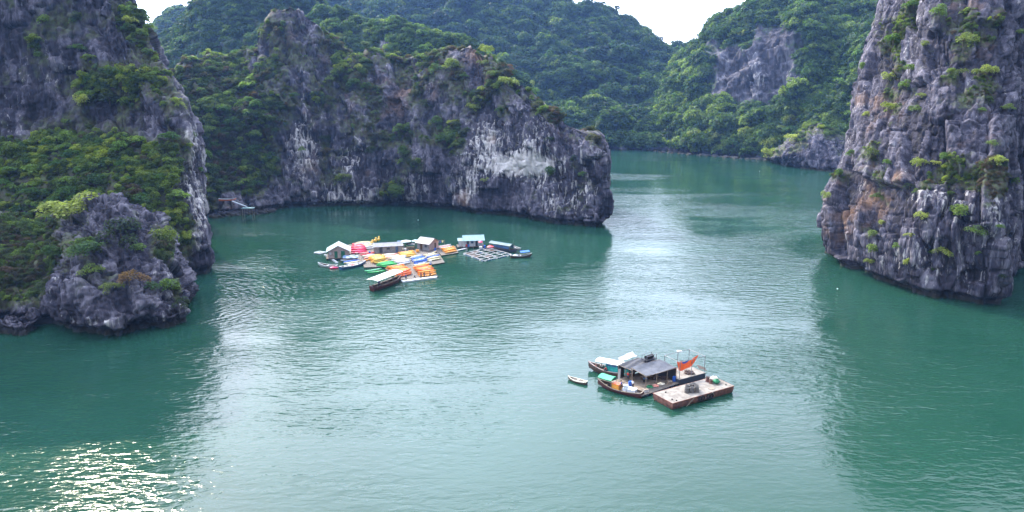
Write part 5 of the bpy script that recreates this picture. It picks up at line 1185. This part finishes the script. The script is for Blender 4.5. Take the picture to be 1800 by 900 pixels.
# fish pens
A, B, C_, D = G(815, 445, .3), G(850, 458, .3), G(899, 447, .3), G(858, 435, .3); ctr = (A+B+C_+D)/4
e = thing('fish_pens', 'floating grid of fish pens framed by pale planks', 'fish pens', (ctr.x, ctr.y, 0)); A, B, C_, D = [v - Vector((ctr.x, ctr.y, 0)) for v in (A, B, C_, D)]
for k in range(6):
    t = k/5; p, q = A.lerp(B, t), D.lerp(C_, t); dd = (q-p).normalized(); nn = Vector((-dd.y, dd.x, 0))*.17; MB().slab([p-nn, q-nn, q+nn, p+nn], .10, M['grey']).build('walkway', e)
for k in range(5):
    t = k/4; p, q = A.lerp(D, t), B.lerp(C_, t); dd = (q-p).normalized(); nn = Vector((-dd.y, dd.x, 0))*.17; u3 = Vector((0, 0, .06)); MB().slab([p-nn+u3, q-nn+u3, q+nn+u3, p+nn+u3], .10, M['grey']).build('walkway', e)
fl = MB()
for (p, q) in ((A, B), (B, C_), (A, D), (D, C_), (A.lerp(D, .5), B.lerp(C_, .5))):
    n = int((q-p).length/1.1)
    for k in range(n):
        c = p.lerp(q, (k+.5)/n); dd = (q-p).normalized()*.35; fl.beam((c.x-dd.x, c.y-dd.y, .02), (c.x+dd.x, c.y+dd.y, .02), .25, M['dkblue'] if k % 4 else M['foam'], 8)
fl.build('float_drums', e)
for (i, j) in ((0, 0), (0, 1), (1, 0), (2, 0), (0, 3), (1, 3), (3, 1)):
    def pt(a, b): return A.lerp(B, a/5).lerp(D.lerp(C_, a/5), b/4)
    MB().sheet([pt(i+.1, j+.1), pt(i+.9, j+.1), pt(i+.9, j+.9), pt(i+.1, j+.9)], 6, 6, lambda u, v: -.12 - .1*math.sin(math.pi*u)*math.sin(math.pi*v), .02, M['net']).build('net_cover', e)
def umbrella(px, py, r, mat, label, z=2.2, cat='umbrella'):
    p0 = G(px, py, .4); e = thing('parasol', label, cat, (p0.x, p0.y, .4)); n = 8; vs = [(0, 0, z+.45)] + [(r*math.cos(a*math.tau/n), r*math.sin(a*math.tau/n), z) for a in range(n)] + [(0, 0, z+.40)] + [(r*.98*math.cos(a*math.tau/n), r*.98*math.sin(a*math.tau/n), z-.05) for a in range(n)]
    fs = [(0, 1+a, 1+(a+1) % n) for a in range(n)] + [(n+1, n+2+(a+1) % n, n+2+a) for a in range(n)] + [(1+a, n+2+a, n+2+(a+1) % n, 1+(a+1) % n) for a in range(n)]
    MB().add(vs, fs, mat).build('canopy', e); MB().beam((0, 0, 0), (0, 0, z+.5), .04, M['steel']).build('pole', e); return e
umbrella(714, 436, 1.7, M['roofwhite'], 'large pale parasol behind the grey shed')
umbrella(731, 434, 1.4, M['roofblue'], 'smaller pale blue parasol left of the second house', 2.0)
umbrella(862, 440, 1.15, M['red'], 'red parasol on the fish pens', 1.2)
umbrella(845, 434, .8, M['pink'], 'small dark pink parasol before the white raft house', 1.6)
# little open stalls behind
for (px, py, mt, lab, w) in ((722, 437, 'greytarp', 'low grey open stall behind the kayaks', 2.6), (705, 433, 'dkblue', 'low blue-grey open stall behind the grey shed', 2.2), (741, 433, 'wooddk', 'dark low stall left of the second house', 2.4)):
    p0 = G(px, py, .3); e = thing('stall', lab, 'stall', (p0.x, p0.y, .3), .2)
    MB().sheet([(-w/2, -1, 1.4), (w/2, -1, 1.4), (w/2, 1, 1.7), (-w/2, 1, 1.7)], 5, 4, lambda u, v: -.05*math.sin(math.pi*u), .04, M[mt]).build('roof', e)
    for x in (-w/2+.1, w/2-.1):
        for y in (-.9, .9): MB().beam((x, y, -.3), (x, y, 1.42 if y < 0 else 1.68), .05, M['wood']).build('post', e)
    MB().box((0, 0, .3), (w*.8, 1.2, .5), M['wood']).build('counter', e)
# blue tarp store in front of first house
c, a, l = line((603, 458), (630, 457), .3)
e = thing('covered_store', 'low store under a dark blue tarpaulin in front of the first house', 'store', (c.x, c.y, .3), a)
MB().sheet([(-l/2, -1.2, .95), (l/2, -1.2, .95), (l/2, 1.2, 1.25), (-l/2, 1.2, 1.25)], 10, 6, lambda u, v: .06*math.sin(15*u+6*v), .04, M['dkblue']).build('tarp', e)
MB().box((0, 0, .4), (l*.9, 2.0, .8), M['wood']).build('store_box', e)
# inflatables: yellow
for k, (px, py, s) in enumerate(((654, 427, .8), (660, 424, .9), (666, 422, .9))):
    p0 = G(px, py+4, .4); m = MB(); m.lump((0, 0, .55*s), (.7*s, .5*s, .6*s), M['yellow'], k, 10, 7, .05).lump((.25*s, 0, 1.35*s), (.38*s, .34*s, .38*s), M['yellow'], k+5, 9, 6, .05)
    o = m.build('inflatable', None, (p0.x, p0.y, .9), k*.7, True); tag(o, ['left yellow inflatable behind the cream kayaks', 'middle yellow inflatable behind the cream kayaks', 'right tallest yellow inflatable behind the grey shed'][k], 'inflatable', 'yellow inflatables behind the kayaks')
# boats of the farm
def farm_boat(a, b, W, H, label, out, trim, inner, name='boat', **k):
    c, an, l = line(a, b, .2); return boat(name, label, (c.x, c.y, 0), an, l, W, H, out, trim, inner, **k), c, an, l
e, c, an, l = farm_boat((592, 470), (559, 466), 1.7, .55, 'white rowing boat with a dark interior at the left end of the farm', M['white'], M['white'], M['wooddk'], 'rowing_boat')
o = MB().lump((0, 0, .2), (1.25, .5, .3), M['pink'], 2, 12, 6, .06).build('float', None, (*(G(587, 472).xy), 0), .2, True); tag(o, 'bright pink float alongside the white rowing boat', 'float')
e, c, an, l = farm_boat((598, 473), (643, 463), 2.1, .65, 'blue and white open boat loaded with pale bundles', M['dkblue'], M['white'], M['plank'], 'open_boat')
for k in range(5): 
    o = MB().lump((0, 0, .2), (.55, .42, .28), M[['sack','foam','salmon','foam','grey'][k]], 60+k).build('bundle', None, loc2(c, an, -2.4+k*1.1, .1*(-1)**k, .35), 0); tag(o, ['beige bundle at the stern of the blue and white boat', 'white bundle second from the stern', 'pinkish bundle amidships in the blue and white boat', 'white bundle ahead of the pinkish one', 'grey bundle nearest the bow of the blue and white boat'][k], 'bundle', 'bundles in the blue and white boat')
c, an, l = line((655, 510), (704, 492), .2)
e = boat('tour_boat', 'wooden tour boat with a big white roof and a dark red hull', (c.x, c.y, 0), an, l+.6, 2.9, .85, M['maroon'], M['maroon'], M['wooddk'], .5, 4)
rq = [(-l/2-.1, -1.8, 2.75), (l/2-1.1, -1.8, 3.0), (l/2-1.1, 1.8, 3.0), (-l/2-.1, 1.8, 2.75)]
MB().sheet(rq, 12, 8, lambda u, v: .22*math.sin(math.pi*v), .07, M['whitetarp']).build('roof', e)
for k in range(6):
    for s in (-1, 1): x = -l/2+.5+k*(l-1.4)/5; MB().beam((x, s*1.2, .7), (x, s*1.4, 2.85), .05, M['wood']).build('post', e)
for s in (-1, 1): MB().box((-.2, s*.85, 1.0), (l*.7, .35, .08), M['plank']).build('bench', e)
MB().beam((1.0, .2, 3.0), (.2, .6, 4.6), .03, M['steel']).build('mast', e)
person('crouch', loc2(c, an, -2.6, .2, .75), an-1.5, 'person in a white shirt seated at the stern of the tour boat', 'shirtwhite')
person('stand', loc2(c, an, -3.5, -.3, .55), an-1.2, 'person in blue standing at the stern of the tour boat', 'shirtblue')
# pontoon with people
c, an, l = line((706, 495), (767, 487), .2)
e = thing('pontoon', 'long white floating pontoon below the orange kayaks', 'pontoon', (c.x, c.y, 0), an)
for k in range(8): MB().box((-l/2+(k+.5)*l/8, 0, .16), (l/8-.04, 1.3, .42), M['white']).build('float_block', e)
for k, (x, pose, sh, lab) in enumerate([(-3.6,'stand','shirtblue','person in blue at the left end of the white pontoon'),(-1.2,'walk','shirtwhite','person in a pale shirt walking on the white pontoon'),(.6,'stand','shirtred','person in red standing at the middle of the pontoon'),(1.5,'stand','jeans','person in dark clothes right of the one in red'),(3.2,'walk','vest','person in an orange vest near the right end of the pontoon')]):
    person(pose, loc2(c, an, x, .15, .37), an + [0, 1.4, 3.0, .4, -1.5][k], lab, sh)
# frame raft and float line at far left
c0 = G(562, 444, .2); e = thing('frame_raft', 'small square plank frame raft at the far left of the farm', 'raft', (c0.x, c0.y, 0), -.5)
for (x, y, sx, sy) in ((0, -1.1, 2.6, .35), (0, 1.1, 2.6, .35), (-1.2, 0, .35, 1.85), (1.2, 0, .35, 1.85), (0, 0, .3, 1.85)): MB().box((x, y, .22), (sx, sy, .28), M['roofwhite']).build('plank', e)
a_, b_ = G(572, 449), G(592, 462); e = thing('float_line', 'line of white foam floats running to the first house', 'floats', (a_.x, a_.y, 0))
for k in range(8): q_ = (b_-a_)*(k/7); MB().lump((q_.x, q_.y, .12), (.45, .4, .3), M['foam'], k, 9, 6, .1).build('float', e)
# dark covered boat and blue canopy boat
c, an, l = line((862, 437), (908, 445), .2)
e = boat('covered_boat', 'long boat under a dark teal arched canopy right of the fish pens', (c.x, c.y+1.5, 0), an, l+.5, 2.6, .7, M['navy'], M['wooddk'], M['wooddk'], .35, 1)
canopy(e, -l/2+.3, l/2-1.6, 2.5, 2.0, M['tealdark'], .05, .55, 3, zb=.5); MB().box((0, -1.22, 1.35), (l*.6, .04, .7), M['dkblue']).build('side_curtain', e); MB().box((0, 1.22, 1.35), (l*.6, .04, .7), M['dkblue']).build('side_curtain', e)
MB().beam((l/2-.8, 0, .8), (l/2-1.6, .3, 3.9), .035, M['steel']).build('mast', e)
c, an, l = line((897, 452), (935, 450), .2)
e = boat('open_boat', 'open boat with a bright blue canopy at the right end of the farm', (c.x, c.y, 0), an, l, 2.0, .6, M['wooddk'], M['white'], M['plank'], .4, 3)
canopy(e, -.4, 2.4, 1.9, 1.6, M['bluetarp'], .04, .35, 1, zb=.5, tilt=.15)
tag(MB().lump((0, 0, .25), (.7, .5, .35), M['foam'], 77).build('bundle', None, loc2(c, an, -1.6, 0, .4)), 'white bundle beside the bright blue canopy', 'bundle')
c, an, l = line((893, 436), (913, 443), .2)
e = boat('rowing_boat', 'small pale rowing boat behind the dark covered boat', (c.x+1.2, c.y+2.0, 0), an, 4.0, 1.3, .45, M['grey'], M['white'], M['wood'], .25, 2)
a_, b_ = G(804, 441, .1), G(818, 438, .1); e = thing('gangway', 'thin white gangway joining the kayak rafts to the fish pens', 'gangway', ((a_+b_)/2).to_tuple(), math.atan2((b_-a_).y, (b_-a_).x)); MB().box((0, 0, .2), ((b_-a_).length+1, .5, .12), M['white']).build('plank', e); MB().beam((-.8, 0, .05), (.8, 0, .05), .2, M['dkblue']).build('float_drum', e)
# buoys
for (px, py, lab) in ((735, 387, 'lone white buoy in the dark water behind the farm'), (1472, 508, 'small white float near the foot of the right cliff'), (1335, 301, 'tiny white buoy near the far shore')):
    p0 = G(px, py); o = MB().lump((0, 0, .06), (.18, .18, .16), M['foam'], px, 10, 6, .02).build('buoy', None, p0, 0, True); tag(o, lab, 'buoy')
# landing with canoe and gangway on the left far shore, boulders
p0 = G(399, 349, 5.5) if False else P(400, 350, 279)
e = boat('canoe', 'orange and white canoe lying on the bank above the landing', (p0.x, p0.y, p0.z-.4), .12, 6.5, 1.5, .45, M['redo'], M['white'], M['white'], .25, 2)
a_, b_ = P(408, 353, 278), P(434, 363, 277); d_ = b_ - a_
m = MB(); sd_ = Vector((0, .5, 0)); m.slab([a_-a_-sd_, d_-sd_, d_+sd_, Vector(sd_)], .15, M['roofwhite'])
e = thing('gangway', 'white sloping gangway leading down to the landing', 'gangway', a_.to_tuple()); m.build('walkway', e)
for s in (-.45, .45): MB().beam((0, s, .8), tuple(d_+Vector((0, s, .8))), .05, M['steel']).build('rail', e)
for t in (0, .5, 1):
    for s in (-.45, .45): q_ = d_*t; MB().beam((q_.x, s+q_.y, q_.z-3), (q_.x, s+q_.y, q_.z+.8), .06, M['steel']).build('post', e)
c = P(436, 365.5, 276); e = thing('landing_stage', 'small pale landing stage on the rocks below the gangway', 'landing', (c.x, c.y, 0)); MB().box((0, 0, c.z), (4.5, 2.5, .25), M['roofteal']).build('deck', e)
for x in (-1.9, 1.9):
    for y in (-1, 1): MB().beam((x, y, -.5), (x, y, c.z+.9), .09, M['wood']).build('post', e)
rr = random.Random(5)
def boulder(p, r, lab, grp, sd):
    m = MB(); m.lump((0, 0, 0), r, ROCK, sd, 12, 8, .17); o = m.build('boulder', None, p, rr.random()*6); tag(o, lab, 'boulder', grp)
for k, (px, py, s) in enumerate(((380,382,2.2),(392,380,2.6),(402,378,2.0),(413,378,2.4),(424,376,1.8),(433,376,2.6),(446,375,2.4),(455,376,2.0),(463,375,1.6),(474,373,2.2))):
    boulder(G(px, py), (s*1.3, s, s*.75), 'grey boulder along the shore below the landing', 'boulders below the landing', 90+k)
for k in range(26):
    t = k/25; px = 1150 + 215*t + rr.uniform(-3, 3); py = 266.5 + 17*t + rr.uniform(-.3, .6); s = rr.uniform(1.0, 2.6)
    boulder(G(px, py), (s*1.4, s, s*.6), 'pale boulder at the waterline of the far shore', 'boulders along the far shore', 140+k)
print('kayaks', KN)
# small clutter that the village has on its rafts
def at_raft(px, py, z=.36): return G(px, py, z)
for k, (px, py, kind, mt, lab) in enumerate([
  (612, 452, 'barrel', 'blue', 'blue plastic barrel at the corner of the first house'), (627, 448, 'crate', 'wood', 'wooden crate between the first house and the pink kayaks'),
  (650, 447, 'barrel', 'blue', 'blue barrel at the left end of the grey shed'), (712, 441, 'crate', 'foam', 'white foam crate at the right end of the grey shed'),
  (716, 443, 'barrel', 'navy', 'dark barrel between the shed and the second house'), (734, 443, 'crate', 'orange', 'orange crate before the low dark stall'),
  (765, 441, 'barrel', 'blue', 'blue barrel behind the second house'), (766, 445, 'crate', 'wood', 'wooden crate at the right corner of the second house'),
  (845, 437, 'crate', 'foam', 'white crate on the walkway before the white raft house'), (852, 436, 'barrel', 'blue', 'blue barrel beside the crate by the white raft house'),
  (820, 441, 'barrel', 'grey', 'grey barrel at the left corner of the fish pens'), (700, 469, 'crate', 'wood', 'wooden crate between the green and orange kayaks'),
  (757, 463, 'barrel', 'foam', 'white barrel at the edge of the raft by the blue kayaks'), (640, 453, 'crate', 'sack', 'pale crate between the red and yellow kayaks')]):
    p0 = at_raft(px, py)
    if kind == 'barrel': o = MB().beam((0, 0, 0), (0, 0, .9), .3, M[mt], 12).beam((0, 0, .28), (0, 0, .34), .33, M[mt], 12).beam((0, 0, .6), (0, 0, .66), .33, M[mt], 12).build('barrel', None, p0)
    else: o = MB().box((0, 0, .3), (.9, .65, .6), M[mt]).box((0, 0, .63), (.96, .7, .06), M[mt]).box((0, -.34, .3), (.7, .03, .12), M[mt]).build('crate', None, p0, k*.7)
    tag(o, lab, kind)
def washing(px, py, rz_, cols, lab):
    p0 = at_raft(px, py); e = thing('clothes_line', lab, 'clothes line', p0, rz_)
    for x in (-1.8, 1.8): MB().beam((x, 0, 0), (x, 0, 2.0), .04, M['wood']).build('pole', e)
    MB().beam((-1.8, 0, 1.9), (1.8, 0, 1.9), .015, M['rope']).build('line', e)
    for k, c_ in enumerate(cols): x = -1.4 + k*.75; MB().sheet([(x, 0, 1.9), (x+.55, 0, 1.9), (x+.52, .08, 1.1+.1*(k % 2)), (x+.03, .08, 1.1+.1*(k % 2))], 3, 3, lambda u, v: 0, .02, M[c_]).build('hanging_garment', e)
washing(772, 433, .3, ['shirtred', 'shirtwhite', 'shirtblue', 'cream'], 'clothes line with washing behind the second house')
washing(822, 440, .2, ['shirtwhite', 'shirtred', 'bluetarp'], 'clothes line with washing before the white raft house')
for k, (x, y, mt, kind) in enumerate([(3.6, -2.6, 'blue', 'barrel'), (4.2, -2.2, 'navy', 'barrel'), (-3.6, -2.9, 'foam', 'crate'), (-4.0, .4, 'blue', 'barrel'), (2.2, -2.9, 'wood', 'crate')]):
    P0 = loc2(rc, rzz, x, y, .49)
    if kind == 'barrel': o = MB().beam((0, 0, 0), (0, 0, .85), .28, M[mt], 12).beam((0, 0, .3), (0, 0, .35), .31, M[mt], 12).beam((0, 0, .6), (0, 0, .65), .31, M[mt], 12).build('barrel', None, P0)
    else: o = MB().box((0, 0, .2), (.8, .5, .4), M[mt]).box((0, 0, .42), (.85, .55, .05), M['wood']).build('crate', None, P0, .4)
    tag(o, ['blue barrel on the near right corner of the fishing raft', 'dark barrel beside the blue one on the fishing raft', 'white fish crate on the near left edge of the fishing raft', 'blue barrel at the left end of the fishing raft', 'wooden crate near the front edge of the fishing raft'][k], kind)
for (a_, b_, lab) in (((1184, 708), (1171, 690), 'mooring rope from the brown barge to the fishing raft'), ((1112, 662), (1100, 668), 'mooring rope from the teal boat to the raft')):
    A_, B_ = G(*a_, 1.0), G(*b_, .6); n = 8; m = MB()
    for k in range(n):
        t0, t1 = k/n, (k+1)/n; f_ = lambda t: (B_-A_)*t - Vector((0, 0, .35*math.sin(math.pi*t))); m.beam(f_(t0), f_(t1), .03, M['rope'], 5)
    tag(m.build('mooring_rope', None, A_), lab, 'rope')

haze()
print('script', round(time.time()-T0, 1), 's')
